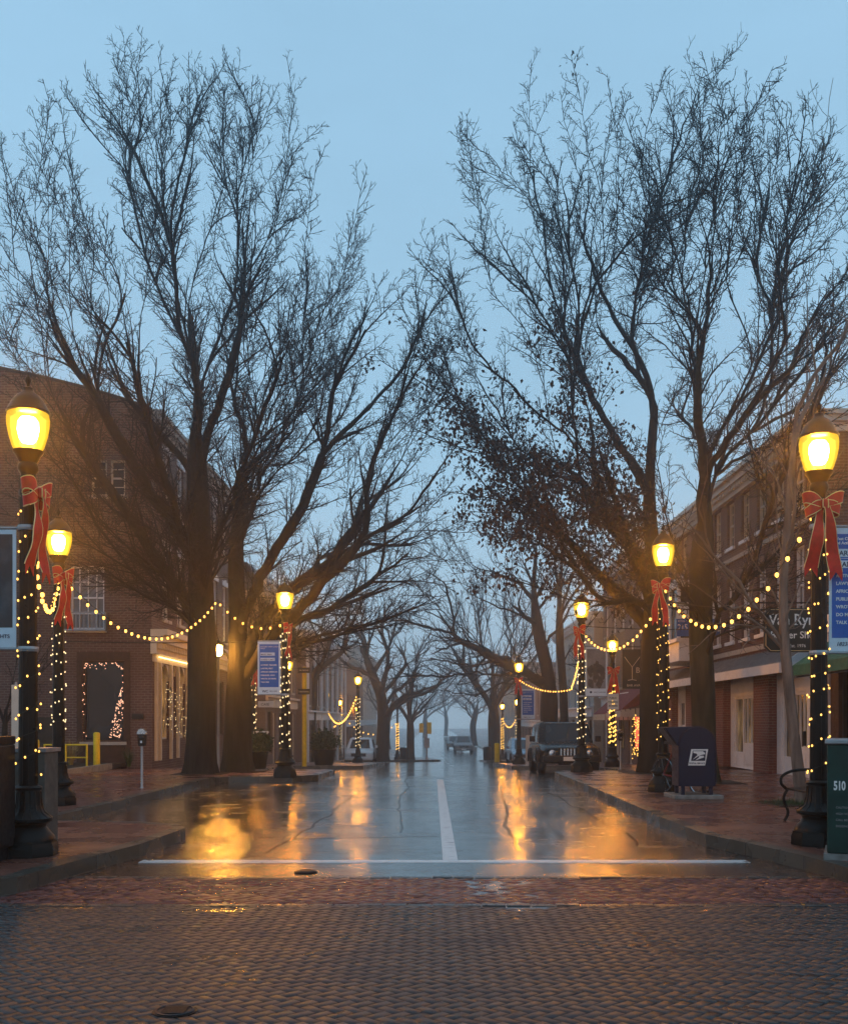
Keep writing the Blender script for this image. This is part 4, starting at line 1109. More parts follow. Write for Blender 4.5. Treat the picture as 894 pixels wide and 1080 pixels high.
rowhouse('corner_house', 'pale house with a heavy white cornice beyond the red awnings', 'R', 8.5, 55, 72, 7.2, 'stucco', [(3.4, 5.2), (5.9, 7.3)], 'white', corn='white', dent=True, bay=2.8)
rowhouse('shop_row', 'hazy low brick shops behind the vase shaped tree', 'R', 8.2, 73, 104, 5.2, 'brick3', [(3.8, 5.6)], 'white', bay=3)
rowhouse('distant_building', 'faint block at the far right end of the street behind the parked pickup', 'R', 8.4, 108, 150, 7.5, 'stucco', [(3.8, 5.4), (6.4, 8.0)], 'white', bay=4)
# bar building, three storeys of brick with white windows
e = rowhouse('bar_building', 'brick building with maroon awnings and a lit red window behind the oak', 'R', 8.9, 41, 54.5, 9.0, 'brick3', [(3.7, 5.6), (6.4, 8.2)], 'white', bay=2.0, corn='white')
for k, (ya, yb) in enumerate(((42.2, 45.4), (46, 49.4))):
    a = empty('awning', (8.9, ya, 0), ['nearer maroon scalloped awning under the martini sign', 'farther maroon awning, just past the martini sign'][k], 'awning', 'maroon awnings')
    mb = MB(); z0 = gz(ya)
    mb.hexa([(8.88, ya, z0+2.75), (7.6, ya, z0+2.35), (7.6, yb, z0+2.35), (8.88, yb, z0+2.75), (8.88, ya, z0+3.5), (7.62, ya, z0+2.4), (7.62, yb, z0+2.4), (8.88, yb, z0+3.5)])
    mb.build('canopy', M['maroon'], a)
    mb = MB()
    n = 14
    for i in range(n):
        y = ya+(yb-ya)*i/n; mb.box(7.58, 7.6, y, y+(yb-ya)/n*.8, z0+2.1, z0+2.36)
    for i in range(6):
        x = 7.62+1.2*i/6; mb.box(x, x+.16, ya-.015, ya-.001, z0+2.1, z0+2.4+i*.02)
    mb.build('valance', M['cream'], a)
M['redglow'] = emis('red_lit_window', (1, .12, .06), 1.6, base=(.3, .02, .02))
a = empty('lit_shop_window', (8.8, 44.6, 0), 'red glowing window with warm light strings under the maroon awning', 'window display')
mb = MB(); mb.box(8.82, 8.86, 44.2, 45.4, gz(44)+.8, gz(44)+2.2); mb.build('panel', M['redglow'], a)
BM_R = bulbmesh('red_window_bulb', .024, M['fairy'], 1)
pts = [(8.72-.25*g.random(), 43.4+1.5*g.random(), gz(44)+.4+1.9*g.random()) for _ in range(90)]
for p in pts: inst('bulb', BM_R, a, Vector(p)-a.location)

# ---- right brick block with the barber shop ----
e = empty('brick_building', (8.9, 24, 0), 'red brick block with white shopfront and grey pent roof at the right', 'building')
fx = Fc('x', 8.9, -1); fe = Fc('y', 24, -1)
ysw = [25.0+1.45*i for i in range(10)]
ops3 = [(y, y+.72, 6.66, 8.0) for y in ysw]; ops2 = [(y, y+.72, 3.85, 5.75) for y in ysw if not (32.6 < y < 36.6)]
sh = [(24.6, 26.35, .15, 2.2), (28.3, 30.55, .15, 2.2), (32.1, 34.4, .15, 2.2), (35.2, 37.4, .9, 2.2), (38, 39.6, .15, 2.2)]
mb = MB(); fx.wall(mb, 24, 40.6, -.5, 8.5, ops3+ops2+sh, depth=.3); fe.wall(mb, 8.9, 20, -.2, 8.5, [(11, 12, 4, 5.8), (13.5, 14.5, 4, 5.8)])
mb.build('wall', M['brick2'], e)
shell_box(e, 8.92, 20, 24.02, 40.6, -.5, 8.45, 'roofdark', skip=('x0', 'y0'), name='roof')
for o in ops3: window(fx, e, o, 2, 2, 'cream', 'glass', 'white', 'brick3')
for o in ops2: window(fx, e, o, 2, 2, 'white', 'glassw', 'white', 'brick3')
for o in [(11, 12, 4, 5.8), (13.5, 14.5, 4, 5.8)]: window(fe, e, o, 2, 2, 'white', 'glass', 'stone', 'stone')
mb = MB(); fx.bx(mb, 24, 40.6, -.01, .06, 6.2, 6.32); fx.bx(mb, 24, 40.6, -.01, .05, 3.42, 3.56); mb.build('string_course', M['stone'], e)
cornice(fx, e, 23.7, 40.6, 8.6, 'cream', h=.55, out=.45); cornice(fe, e, 8.45, 20, 8.6, 'cream', dent=False, h=.45, out=.3, name='end_cornice')
# shopfront in front of the brick plane
fs = Fc('x', 8.82, -1); mb = MB(); fs.wall(mb, 24.3, 40.5, .14, 3.2, sh, depth=.12)
mb.build('shopfront', M['white'], e)
for k, o in enumerate(sh):
    a, b, c, t = o; d = MB(); w = .08
    for u in (a, a+(b-a)*.62, b-w): fs.bx(d, u, u+w, -.1, -.03, c, t)
    fs.bx(d, a+w, a+(b-a)*.62, -.1, -.04, c, c+.72); fs.bx(d, a+(b-a)*.62+w, b-w, -.1, -.04, c, c+.45); fs.bx(d, a+w, b-w, -.1, -.03, t-w, t)
    fs.bx(d, a+w+.08, a+(b-a)*.62-.08, -.04, -.02, c+.12, c+.58)
    for i in (1, 2, 3): u = a+w+(b-a)*.62*i/4; fs.bx(d, u-.02, u+.02, -.09, -.05, c+.72, t-w)
    dr = d.build('door', M['white'], e)
    p = MB(); fs.bx(p, a, b, -.14, -.112, c, t); p.build('pane', M['glowdim' if k in (0, 1) else 'glassw'], dr)  # warm reflections are put in as a glow on the first panes
    h = MB(); fs.bx(h, a+.12, a+.17, -.03, .05, c+.75, c+1.1); h.build('handle', M['black'], dr)
for y in (26.75, 30.9, 34.55, 37.5): mb = MB(); fs.bx(mb, y, y+1.25 if y < 30 else y+.95, -.02, .22, .14, 2.72); mb.build('pier', M['pier'], e)
mb = MB()
mb.hexa([(8.9, 24.9, 2.78), (8.15, 24.4, 2.70), (8.15, 40.5, 2.70), (8.9, 40.5, 2.78), (8.9, 24.9, 3.32), (8.16, 24.4, 2.86), (8.16, 40.5, 2.86), (8.9, 40.5, 3.32)])
pr = mb.build('pent_roof', M['seam'], e)
mb = MB(); y = 24.6
while y < 40.4:
    mb.hexa([(8.9, y+.2, 3.32), (8.16, y, 2.86), (8.16, y+.03, 2.86), (8.9, y+.23, 3.32), (8.9, y+.2, 3.36), (8.16, y, 2.9), (8.16, y+.03, 2.9), (8.9, y+.23, 3.36)]); y += .26
mb.build('seam_rib', M['seam'], pr)
mb = MB(); mb.box(8.08, 8.15, 24.35, 40.5, 2.62, 2.85); mb.box(8.15, 8.9, 24.33, 24.4, 2.62, 2.82); mb.build('fascia', M['white'], pr)
mb = MB(); mb.prism([(8.15, 2.82), (8.9, 2.82), (8.9, 3.34)], 'y', 24.36, 24.42); mb.build('gable_end', M['white'], pr)
mb = MB(); mb.box(7.7, 8.88, 33.0, 36.6, 4.0, 4.12); mb.box(7.8, 8.88, 33.05, 36.55, 3.4, 4.0); mb.box(7.75, 8.88, 33.0, 36.6, 5.75, 5.95); 
for x in (7.78, 8.15, 8.5, 8.8): mb.box(x, x+.07, 33.04, 33.1, 4.12, 5.75)
for y in (33.1, 34.2, 35.3, 36.45): mb.box(7.76, 7.82, y, y+.08, 4.12, 5.75)
by = mb.build('bay_window', M['white'], e)
mb = MB(); mb.box(7.84, 8.88, 33.12, 36.5, 4.12, 5.75); mb.build('pane', M['glass'], by)
for (x, y, z, lb) in ((8.95, 26.4, 12.9, 'taller thin mast rising from the roof of the red brick block'), (9.4, 26.2, 11.4, 'shorter thin mast rising from the roof of the red brick block')):
    a = empty('roof_mast', (x, y, 8.5), lb, 'mast', 'roof masts'); MB().tube([(x, y, 8.45), (x, y, z)], .03, 8).build('pole', M['galv'], a); MB().box(x-.12, x+.12, y-.12, y+.12, 8.45, 8.6).build('base', M['galv'], a)
# ---- low shop at the extreme right with green awning ----
e = empty('low_shop', (7.7, 14, 0), 'low dark wooden shopfront with white corner trim at the right edge', 'building')
f0 = Fc('x', 7.7, -1); f1 = Fc('y', 20.4, 1)
so_ = [(14.6, 16.2, .9, 2.6), (16.8, 17.7, .15, 2.5), (18.3, 19.8, .9, 2.6)]
mb = MB(); f0.wall(mb, 13, 20.4, -.1, 3.5, so_); mb.build('wall', M['wood'], e)
shell_box(e, 7.72, 14, 13, 20.4, -.1, 3.48, 'brick2', skip=('x0',), name='side_wall')
for o in so_: window(f0, e, o, 2, 1, 'darktrim', 'glass', None)
mb = MB(); 
for y in (13.0, 16.4, 17.9, 20.2): f0.bx(mb, y, y+.14, 0, .05, .15, 3.2)
f0.bx(mb, 13, 20.4, 0, .08, 3.2, 3.55); mb.build('trim', M['white'], e)
a = empty('awning', (7.7, 14, 2.4), 'dark green canvas awning at the right edge', 'awning')
mb = MB(); mb.hexa([(7.68, 14, 2.45), (6.85, 14, 2.35), (6.85, 19.9, 2.35), (7.68, 19.9, 2.45), (7.68, 14, 3.1), (6.86, 14, 2.55), (6.86, 19.9, 2.55), (7.68, 19.9, 3.1)]); mb.build('canopy', M['greenawn'], a)
for y in (14, 16, 18, 19.8): MB().tube([(7.65, y, 2.42), (6.9, y, 2.33)], .015, 5).build('frame', M['galv'], a)
def sm(P, n=5):
    P = [Vector(p) for p in P]; out = []
    for i in range(len(P)-1):
        a, b, c, d = P[max(i-1, 0)], P[i], P[i+1], P[min(i+2, len(P)-1)]
        for k in range(n):
            t = k/n; out.append(.5*((2*b)+(c-a)*t+(2*a-5*b+4*c-d)*t*t+(3*b-a-3*c+d)*t**3))
    return out+[P[-1]]
# ================================================================== PROPS
def text(s, size, mat, parent, loc, rot=(R(90), 0, 0), align='LEFT', ext=.002, off=0, sx=1.0, name='lettering', spacing=1.0, shear=0):
    cu = bpy.data.curves.new(name, 'FONT'); cu.body = s; cu.size = size; cu.align_x = align; cu.extrude = ext; cu.offset = off; cu.space_line = spacing; cu.shear = shear
    cu.resolution_u = 3
    o = bpy.data.objects.new(name, cu); col.objects.link(o)
    dg = bpy.context.evaluated_depsgraph_get(); me = bpy.data.meshes.new_from_object(o.evaluated_get(dg)); me.name = name
    bpy.data.objects.remove(o); me.materials.clear(); me.materials.append(mat)
    o = bpy.data.objects.new(name, me); col.objects.link(o); o.parent = parent; o.location = loc; o.rotation_euler = rot; o.scale = (sx, 1, 1)
    return o
M['bannerblue'] = simple('banner_blue_cloth', (.02, .12, .42), .6, var=.1)
M['bannerwhite'] = simple('banner_white_cloth', (.6, .68, .75), .6, var=.08)
M['ink'] = simple('dark_ink', (.01, .02, .06), .6)
M['signblack'] = simple('sign_black', (.012, .016, .014), .4, var=.2)
M['signwhite'] = simple('sign_lettering_white', (.75, .75, .72), .5, var=.05)
def photo_mat(name, c0, c1, c2, sc_=3):
    m, nt, b = newmat(name)
    v = ramp(nt, noise(nt, sc_, 6), [(.3, c0), (.5, c1), (.7, c2)]); nt.links.new(v, b.inputs['Base Color']); b.inputs['Roughness'].default_value = .5
    return m
M['nightphoto'] = photo_mat('night_scene_print', (.004, .008, .014), (.01, .022, .032), (.05, .075, .09), 3.5)
M['treephoto'] = photo_mat('autumn_tree_print', (.02, .02, .02), (.05, .04, .03), (.1, .07, .05), 7)
M['palephoto'] = simple('pale_grey_print', (.2, .2, .21), .5)

def banner(key, side_, w, z0, z1, label, style, rz=0, off=.1):
    p, s = LP[key]; e = empty('street_banner', (p.x, p.y, p.z+z0), label, 'banner', 'banners hung from the lamp poles', rz=rz)
    h = z1-z0; x0, x1 = (off, off+w) if side_ > 0 else (-off-w, -off); y = -.02
    mb = MB(); mb.box(x0, x1, y-.004, y+.004, 0, h)
    pan = mb.build('panel', M['bannerwhite'], e, world=False)
    mb = MB()
    for z in (h+.015, -.015): mb.tube([(0, y, z), (x1 if side_ > 0 else x0, y, z)], .014, 8)
    mb.build('arm', M['galv'], e, world=False)
    mb = MB()
    for z in (h+.015, -.015): mb.lathe([(.1, z-.025), (.105, z), (.1, z+.025)], n=16)
    mb.build('bracket', M['galv'], e, world=False)
    def pl(a, b, c, d, m, nm='print', k=1): q = MB(); q.box(x0+a*w, x0+b*w, y-.004-.003*k, y-.004, c*h, d*h); return q.build(nm, M[m], pan, world=False)
    Y = y-.0085
    def tx(t, a, zz, size, m, **kw): return text(t, size, M[m], pan, (x0+a*w, Y, zz*h), **kw)
    if style == 'bio':
        pl(.05, .95, .83, .95, 'bannerblue'); pl(.05, .95, .11, .81 if False else .75, 'bannerblue'); pl(.05, .95, .755, .80, 'bannerblue') 
        tx('West Chester Artists\nand Activists', .09, .90, .045, 'signwhite', off=.0012)
        pl(.05, .97, .765, .825, 'bannerwhite', k=2); pl(.05, .97, .675, .735, 'bannerwhite', k=2)
        tx('MARY ANN', .08, .775, .075, 'ink', off=.002); tx('SHADD CARY', .08, .685, .075, 'ink', off=.002)
        for i, t in enumerate(['ACTIVIST, TEACHER', 'LAWYER, FIRST', 'AFRICAN AMERICAN', 'PUBLISHER, WHO', 'WROTE "WE SHOULD', 'DO MORE AND', 'TALK LESS"']):
            tx(t, .12, .60-.063*i, .05, 'signwhite', off=.0012)
        tx('1823-1893', .12, .045, .06, 'ink', shear=.25)
    elif style == 'text':
        pl(.08, .92, .13, .95, 'bannerblue')
        pl(.12, .75, .73, .79, 'bannerwhite', k=2); pl(.12, .75, .63, .69, 'bannerwhite', k=2)
        tx('HISTORIC WEST CHESTER\nWALK', .12, .89, .04, 'signwhite')
        tx('MARY ANN', .14, .74, .05, 'ink', off=.001); tx('SHADD CARY', .14, .64, .05, 'ink', off=.001)
        for i, t in enumerate(['ACTIVIST, TEACHER', 'LAWYER, FIRST', 'AFRICAN AMERICAN', 'PUBLISHER, WHO', 'WROTE: DO MORE', 'TALK LESS']):
            tx(t, .14, .54-.065*i, .042, 'signwhite', off=.0015)
        tx('WC', .2, .03, .08, 'ink', off=.002); tx('1823-1893', .5, .04, .045, 'ink')
    elif style == 'night':
        pl(.06, .94, .17, .96, 'nightphoto'); tx('BOROUGH LIGHTS', .14, .08, .055, 'ink')
    elif style == 'tree':
        pl(.06, .94, .15, .96, 'palephoto')
        q = MB(); rr = random.Random(4)
        for i in range(60):
            cx_ = x0+w*(.14+.72*rr.random()); zt = h*(.18+.5*rr.random()**.7*(1-abs((cx_-x0)/w-.5)*.7)); r_ = .035+.03*rr.random(); n = 7
            q.prism([(cx_+r_*(.7+.5*rr.random())*math.cos(2*math.pi*k/n), zt+r_*1.3*(.7+.5*rr.random())*math.sin(2*math.pi*k/n)) for k in range(n)], 'y', y-.0075-.0002*i/6, y-.0071)
        q.build('tree_print', M['treephoto'], pan, world=False)
        q = MB(); q.lathe([(.03, -.002), (.03, .002)], n=16); 
        lg = q.build('emblem', M['ink'], pan, world=False); lg.rotation_euler = (R(90), 0, 0); lg.location = (x0+.25*w, y-.008, .075*h)
        tx('WEST CHESTER', .38, .06, .045, 'ink')
    return e
banner('R1', 1, .62, 2.1, 3.44, 'large blue text banner with white name bars on the nearest right lamp', 'bio')
banner('A', -1, .62, 2.08, 3.26, 'dark night-photo banner with white border on the nearest left lamp', 'night', off=.11)
banner('L3', -1, .54, 1.98, 3.22, 'blue text banner hung left of the lamp on the left kerb tip', 'text')
banner('R3', 1, .56, 2.0, 3.28, 'grey banner with a dark tree picture beside the black car lamp', 'tree')
banner('R4', 1, .6, 2.0, 3.3, 'small hazy blue text banner on the lamp left of the arching tree', 'text')

# mailbox --------------------------------------------------------------
e = empty('mailbox', (4.54, 17.9, KH), 'dark blue mail collection box with a snorkel chute on the brick sidewalk', 'mailbox')
mb = MB(); r = .31; pr = [(-r, .22), (r, .22)] + [(r*math.cos(a), .93+r*math.sin(a)) for a in [math.pi*k/18 for k in range(19)]]
mb.prism(pr, 'y', 0, .56); body = mb.build('body', M['navy'], e, smooth=True, world=False, bevel=.008)
mb = MB(); pr2 = [(-r-.008, .22), (-r-.008, .93)] + [(-(r+.008)*math.cos(a), .93+(r+.008)*math.sin(a)) for a in [math.pi*k/18 for k in range(1, 18)]] + [(r+.008, .93), (r+.008, .22)]
pts = [(x, -.002, z) for x, z in pr2]; mb.tube(pts, .008, 5); mb.build('rim', M['navy'], body, world=False)
mb = MB(); mb.hexa([(-.33, .02, .92), (-.2, .02, .86), (-.2, .54, .86), (-.33, .54, .92), (-.56, .02, 1.235), (-.02, .02, 1.245), (-.02, .54, 1.245), (-.56, .54, 1.235)]); 
ch = mb.build('chute', M['navy'], e, world=False, bevel=.01)
mb = MB(); mb.hexa([(-.575, .03, 1.215), (-.565, .03, 1.215), (-.345, .03, .93), (-.355, .03, .93), (-.575, .53, 1.215), (-.565, .53, 1.215), (-.345, .53, .93), (-.355, .53, .93)]); mb.build('chute_flap', M['black'], ch, world=False)
for x in (-.27, .21):
    for y in (.02, .48): MB().box(x, x+.06, y, y+.06, .07, .23).build('leg', M['navy'], e, world=False)
MB().box(-.42, .42, -.14, .72, 0, .075).build('slab', M['granite'], e, world=False, bevel=.012)
lg = MB(); sh_ = .05
def par(x0, x1, z0, z1): return [(x0, z0), (x1, z0), (x1+sh_*(z1-z0)/.26, z1), (x0+sh_*(z1-z0)/.26, z1)]
lg.prism(par(-.16, .13, .58, .86), 'y', -.006, -.001); lab = lg.build('decal', M['signwhite'], body, world=False)
lg = MB(); lg.prism([(-.13+.02, .66), (.115+.015, .66), (.145, .835), (-.08, .835)], 'y', -.009, -.0062); lg.build('decal_field', M['navy'], lab, world=False)
lg = MB(); lg.prism([(-.075, .825), (.09, .825), (.125, .80), (.13, .775), (.085, .765), (.02, .745), (-.09, .675), (.0, .76), (-.02, .785), (-.07, .795)], 'y', -.012, -.0092)
lg.prism([(.03, .742), (.1, .748), (.115, .72), (.055, .70), (-.04, .668), (.02, .715)], 'y', -.012, -.0092)
lg.build('eagle_emblem', M['signwhite'], lab, world=False)
text('POSTAL SERVICE', .036, M['navy'], lab, (-.145, -.0095, .605), off=.001, ext=.001)

# utility cabinet --------------------------------------------------------
e = empty('utility_cabinet', (4.17, 10.1, KH), 'dark green metal utility cabinet with white number at the right edge', 'cabinet', rz=R(-22))
MB().box(-.33, .75, -.1, .6, .06, 1.12).build('body', M['green'], e, world=False, bevel=.015)
MB().box(-.35, .77, -.12, .62, 1.12, 1.17).build('lid', M['galv'], e, world=False, bevel=.012)
MB().box(-.36, .78, -.13, .63, 0, .06).build('plinth', M['granite'], e, world=False)
MB().box(-.25, -.03, -.106, -.101, .62, .86).build('label', M['green'], e, world=False)
text('510', .12, M['signwhite'], e, (-.27, -.108, .68), off=.004, sx=.6)
for i in range(4): text(['CAUTION', 'HIGH VOLTAGE', 'CALL BEFORE', 'DIGGING'][i], .028, M['seam'], e, (-.25, -.106, .5-.06*i))
# newspaper box + grey post at left edge ------------------------------------
e = empty('newspaper_box', (-4.25, 9.75, KH), 'black newspaper box with a pale window cut off by the left edge', 'newspaper box')
MB().box(-.5, .16, 0, .5, .12, 1.12).build('body', M['black'], e, world=False, bevel=.02)
MB().prism([(-.02, 1.12), (.5, 1.12), (.5, 1.2), (.1, 1.2)], 'x', -.5, .16).build('lid', M['black'], e, world=False, bevel=.01)
MB().box(-.42, .08, -.006, -.001, .6, 1.0).build('window', M['bannerwhite'], e, world=False)
for x in (-.45, .06): MB().box(x, x+.05, .05, .45, 0, .12).build('leg', M['black'], e, world=False)
e = empty('utility_box', (-4.35, 10.9, KH), 'grey weathered utility box behind the nearest left lamp base', 'utility box')
MB().box(-.4, .3, 0, .4, .0, 1.02).build('body', simple('grey_box_paint', (.09, .085, .075), .7, var=.3, scale=5), e, world=False, bevel=.015)
MB().box(-.42, .32, -.02, .42, 1.02, 1.06).build('lid', M['galv'], e, world=False)
e = empty('marker_post', (-7.0, 17.5, KH), 'bright pale upright panel left of the nearest lamp pole', 'marker post')
MB().box(-.05, .07, -.02, .02, .35, 1.95).build('panel', M['cream'], e, world=False); MB().tube([(.01, .03, 0), (.01, .03, 2.0)], .022, 8).build('post', M['galv'], e, world=False)

# parking meters ------------------------------------------------------------
def meter(x, y, label):
    e = empty('parking_meter', (x, y, gz(y)+KH), label, 'parking meter', 'parking meters')
    MB().lathe([(.045, 0), (.03, .02), (.026, .03), (.026, .86)], n=12).build('post', M['galv'], e, world=False, smooth=True)
    h = MB(); h.hexa([(-.07, -.05, .84), (.07, -.05, .84), (.07, .05, .84), (-.07, .05, .84), (-.085, -.06, 1.08), (.085, -.06, 1.08), (.085, .06, 1.08), (-.085, .06, 1.08)])
    hd = h.build('head', M['black'], e, world=False, bevel=.012)
    d = MB(); d.prism([(.088*math.cos(a), 1.08+.11*math.sin(a)) for a in [math.pi*k/12 for k in range(13)]], 'y', -.062, .062); d.build('dome', M['chrome'], e, smooth=True, world=False)
    MB().box(-.05, .05, -.066, -.061, 1.0, 1.06).build('display', M['glass'], hd, world=False)
    MB().box(-.02, .02, -.064, -.06, .9, .95).build('coin_slot', M['chrome'], hd, world=False)
meter(at(150, 0, 20.9).x, 20.9, 'parking meter on the left brick sidewalk before the gable wall')
meter(at(654, 0, 30.5).x, 30.5, 'parking meter between the black car and the oak trunk')
# bollards --------------------------------------------------------------
def bollard(x, y, h, r, label):
    z = gz(y)+KH; e = empty('bollard', (x, y, z), label, 'bollard', 'yellow bollards')
    MB().lathe([(r, -.05), (r, h-.05), (r*.85, h-.015), (r*.4, h), (.001, h+.003)], n=18).build('post', M['yellow'], e, smooth=True, world=False)
    MB().lathe([(r*1.25, -.02), (r*1.2, .03), (r*1.02, .045)], n=18, caps=False).build('footing', M['granite'], e, smooth=True, world=False)
bollard(-9.65, 30, 1.08, .095, 'yellow bollard just below the gable window with pink lights')
bollard(at(38, 0, 28.6).x, 28.6, .85, .1, 'yellow bollard beside the nearest left lamp pole and low rail')
bollard(3.22, 52.2, 1.0, .13, 'small yellow bollard at the hazy right kerb tip')
# yellow rail & ornamental grass
e = empty('low_fence', (-11, 29.6, KH), 'low yellow pipe fence in front of the gable wall', 'fence')
mb = MB(); mb.tube([(0, 0, .66), (1.2, 0, .66)], .025, 8); mb.tube([(0, 0, .3), (1.2, 0, .3)], .02, 8); mb.build('rail', M['yellow'], e, world=False)
for x in (0, .6, 1.2): MB().tube([(x, 0, 0), (x, 0, .68)], .03, 8).build('post', M['yellow'], e, world=False)
def tuft(x, y, h, n, label, mat='straw', name='ornamental_grass', gp='ornamental grasses by the gable wall'):
    e = empty(name, (x, y, KH), label, 'plant', gp); vs = []; fs = []; rr = random.Random(int(abs(x*100)))
    for i in range(n):
        a = rr.uniform(0, 6.28); ln = h*rr.uniform(.6, 1.1); bend = rr.uniform(.15, .7)*ln; w = .006
        pr_ = []
        for k in range(5):
            t = k/4; pr_.append(Vector((math.cos(a)*(.05+bend*t*t), math.sin(a)*(.05+bend*t*t), ln*(t-.25*t*t*bend/ln*1.5))))
        sd = Vector((-math.sin(a), math.cos(a), 0))
        for k in range(4):
            b = len(vs); w0, w1 = w*(1-k/4.5), w*(1-(k+1)/4.5)
            vs += [tuple(pr_[k]-sd*w0), tuple(pr_[k]+sd*w0), tuple(pr_[k+1]+sd*w1), tuple(pr_[k+1]-sd*w1)]; fs.append((b, b+1, b+2, b+3))
    o = np_mesh('blades', np.array(vs), np.array(fs), M[mat]); o.parent = e
tuft(-10.5, 30.3, .95, 220, 'straw coloured ornamental grass behind the low yellow fence'); tuft(-11.6, 30.4, .8, 180, 'straw grass clump left of the low yellow fence, by the nearest lamp pole')
tuft(-8.9, 30.6, .6, 160, 'dark low shrub tuft at the corner of the gable wall', 'leafgreen', 'shrub', None)
# tall yellow utility post with two small signs
Yp = 38; x = at(321, 0, Yp).x; z = gz(Yp)+KH
e = empty('utility_post', (x, Yp, z), 'tall yellow post with two small black signs, right of the left banner lamp', 'post')
MB().lathe([(.085, 0), (.085, 3.55), (.07, 3.62), (.001, 3.64)], n=16).build('post', M['yellow'], e, smooth=True, world=False)
for zz in (2.72, 3.5):
    s_ = MB().box(-.22, .22, -.135, -.115, zz-.1, zz+.1).build('sign', M['signblack'], e, world=False); text('2 HR PARKING' if zz < 3 else 'NO PARKING', .055, M['signwhite'], s_, (0, -.1365, zz-.02), align='CENTER')
# planters
def planter(x, y, w, h, label, white=False):
    z = gz(y)+KH; e = empty('planter', (x, y, z), label, 'planter', 'sidewalk planters')
    MB().lathe([(w*.36, 0), (w*.38, .04), (w*.5, h*.5), (w*.53, h*.52), (w*.53, h*.56)], n=20).build('pot', M['iron'], e, smooth=True, world=False)
    g = np.random.default_rng(int(abs(x*77))); n = 3000; P = g.normal(0, 1, (n, 3)); P /= np.linalg.norm(P, axis=1, keepdims=True); P *= g.uniform(.5, 1, (n, 1))*(1+.2*np.sin(5*P[:, :1]*3)); P *= np.array([w*.6, w*.6, h*.42]); P[:, 2] += h*.82
    D = g.normal(size=(n, 3)); D /= np.linalg.norm(D, axis=1, keepdims=True); S_ = np.cross(D, g.normal(size=(n, 3))); S_ /= np.linalg.norm(S_, axis=1, keepdims=True); L = .09
    vs = np.stack([P, P+D*L*.5+S_*L*.35, P+D*L, P+D*L*.5-S_*L*.35], 1).reshape(-1, 3); fs = np.arange(n*4).reshape(-1, 4)
    o = np_mesh('foliage', vs, fs, M['leafgreen']); o.parent = e
    if white:
        bl = MB(); rr = random.Random(2)
        for i in range(26): a = rr.uniform(0, 6.28); q = rr.uniform(0, w*.5); bl.lathe([(.001, 1.15*h+rr.uniform(-.05, .05)), (.035, 1.18*h), (.001, 1.22*h)], cx=q*math.cos(a), cy=q*math.sin(a), n=6)
        bl.build('blossoms', M['white'], e, world=False)
planter(at(337, 0, 40.6).x+.1, 41.3, .95, 1.15, 'dark leafy planter right of the tall yellow post')
planter(at(273, 0, 32).x, 32, .6, .95, 'planter topped with white flowers behind the second left trunk', True)

# signs -------------------------------------------------------------------
e = empty('hanging_sign', (8.9, 23.2, 2.9), 'black hanging sign with white lettering naming a barber shop', 'sign')
y = 23.2; x0, x1, z0, z1 = at(805, 0, y).x, 8.75, 3.02, 4.0; c_ = .12
poly = [(x0+c_, z0), (x1-c_, z0), (x1, z0+c_), (x1, z1-c_), (x1-c_, z1), (x0+c_, z1), (x0, z1-c_), (x0, z0+c_)]
mb = MB(); mb.prism(poly, 'y', y-.03, y+.03); bd_ = mb.build('board', M['signblack'], e)
mb = MB(); pin = [((px-(x0+x1)/2)*.95+(x0+x1)/2, (pz-(z0+z1)/2)*.93+(z0+z1)/2) for px, pz in poly]; mb.tube([(a, y-.032, b) for a, b in pin+[pin[0]]], .007, 4); mb.build('border_line', M['gold'], bd_)
bd_L = bpy.data.objects[bd_.name]
def sgn(t, size, px_, pz_, **kw): return text(t, size, M['signwhite'], bd_L, (px_, y-.034, pz_), **kw)
bd_L.location = -e.location
wd = x1-x0
sgn("Van Ryn's", .34, x0+.1, 3.63, off=.003, sx=.9)
sgn("Barber Shop", .22, x0+.13, 3.33, off=.002, sx=.98)
sgn("Est. 1976", .1, x0+.55, 3.13)
srf = MB()    # serifs of the sign's roman capitals and stems
for (u, zz, w_) in ((.16, 3.865, .1), (.32, 3.865, .09), (.70, 3.632, .09), (.70, 3.865, .06), (.87, 3.632, .05)): srf.box(x0+u-w_/2, x0+u+w_/2, y-.037, y-.031, zz-.007, zz+.007)
srf.build('serif', M['signwhite'], bd_)
mb = MB(); mb.tube([(8.9, y, 4.12), (7.2, y, 4.12)], .018, 6); mb.tube([(x0+.3, y, 4.12), (x0+.3, y, z1)], .008, 5); mb.tube([(x1-.2, y, 4.12), (x1-.2, y, z1)], .008, 5); mb.tube([(8.9, 24.1, 4.12), (8.9, y, 4.12)], .018, 6); mb.build('bracket', M['iron'], e)

e = empty('hanging_sign', (7.5, 42, 2.8), 'large dark square sign with a martini glass outline before the bar', 'sign')
x0, x1, z0, z1 = 7.45, 9.0, 2.75, 4.3; yy = 41.0
MB().box(x0, x1, yy-.03, yy+.03, z0, z1).build('board', M['signblack'], e)
mb = MB(); cx_ = x0+.38
mb.tube([(cx_-.3, yy-.04, 4.0), (cx_, yy-.04, 3.6), (cx_+.3, yy-.04, 4.0)], .014, 5); mb.tube([(cx_, yy-.04, 3.6), (cx_, yy-.04, 3.1)], .014, 5); mb.tube([(cx_-.17, yy-.04, 3.08), (cx_, yy-.04, 3.11), (cx_+.17, yy-.04, 3.08)], .014, 5)
mb.build('glass_emblem', M['cream'], e)
for t, s_, px_, pz_ in (('B_R', .3, cx_+.14, 3.38), ('BAR AVALON', .13, x0+.17, 2.84)):
    o = text(t, s_, M['cream'], e, Vector((px_, yy-.035, pz_))-e.location, off=.002)
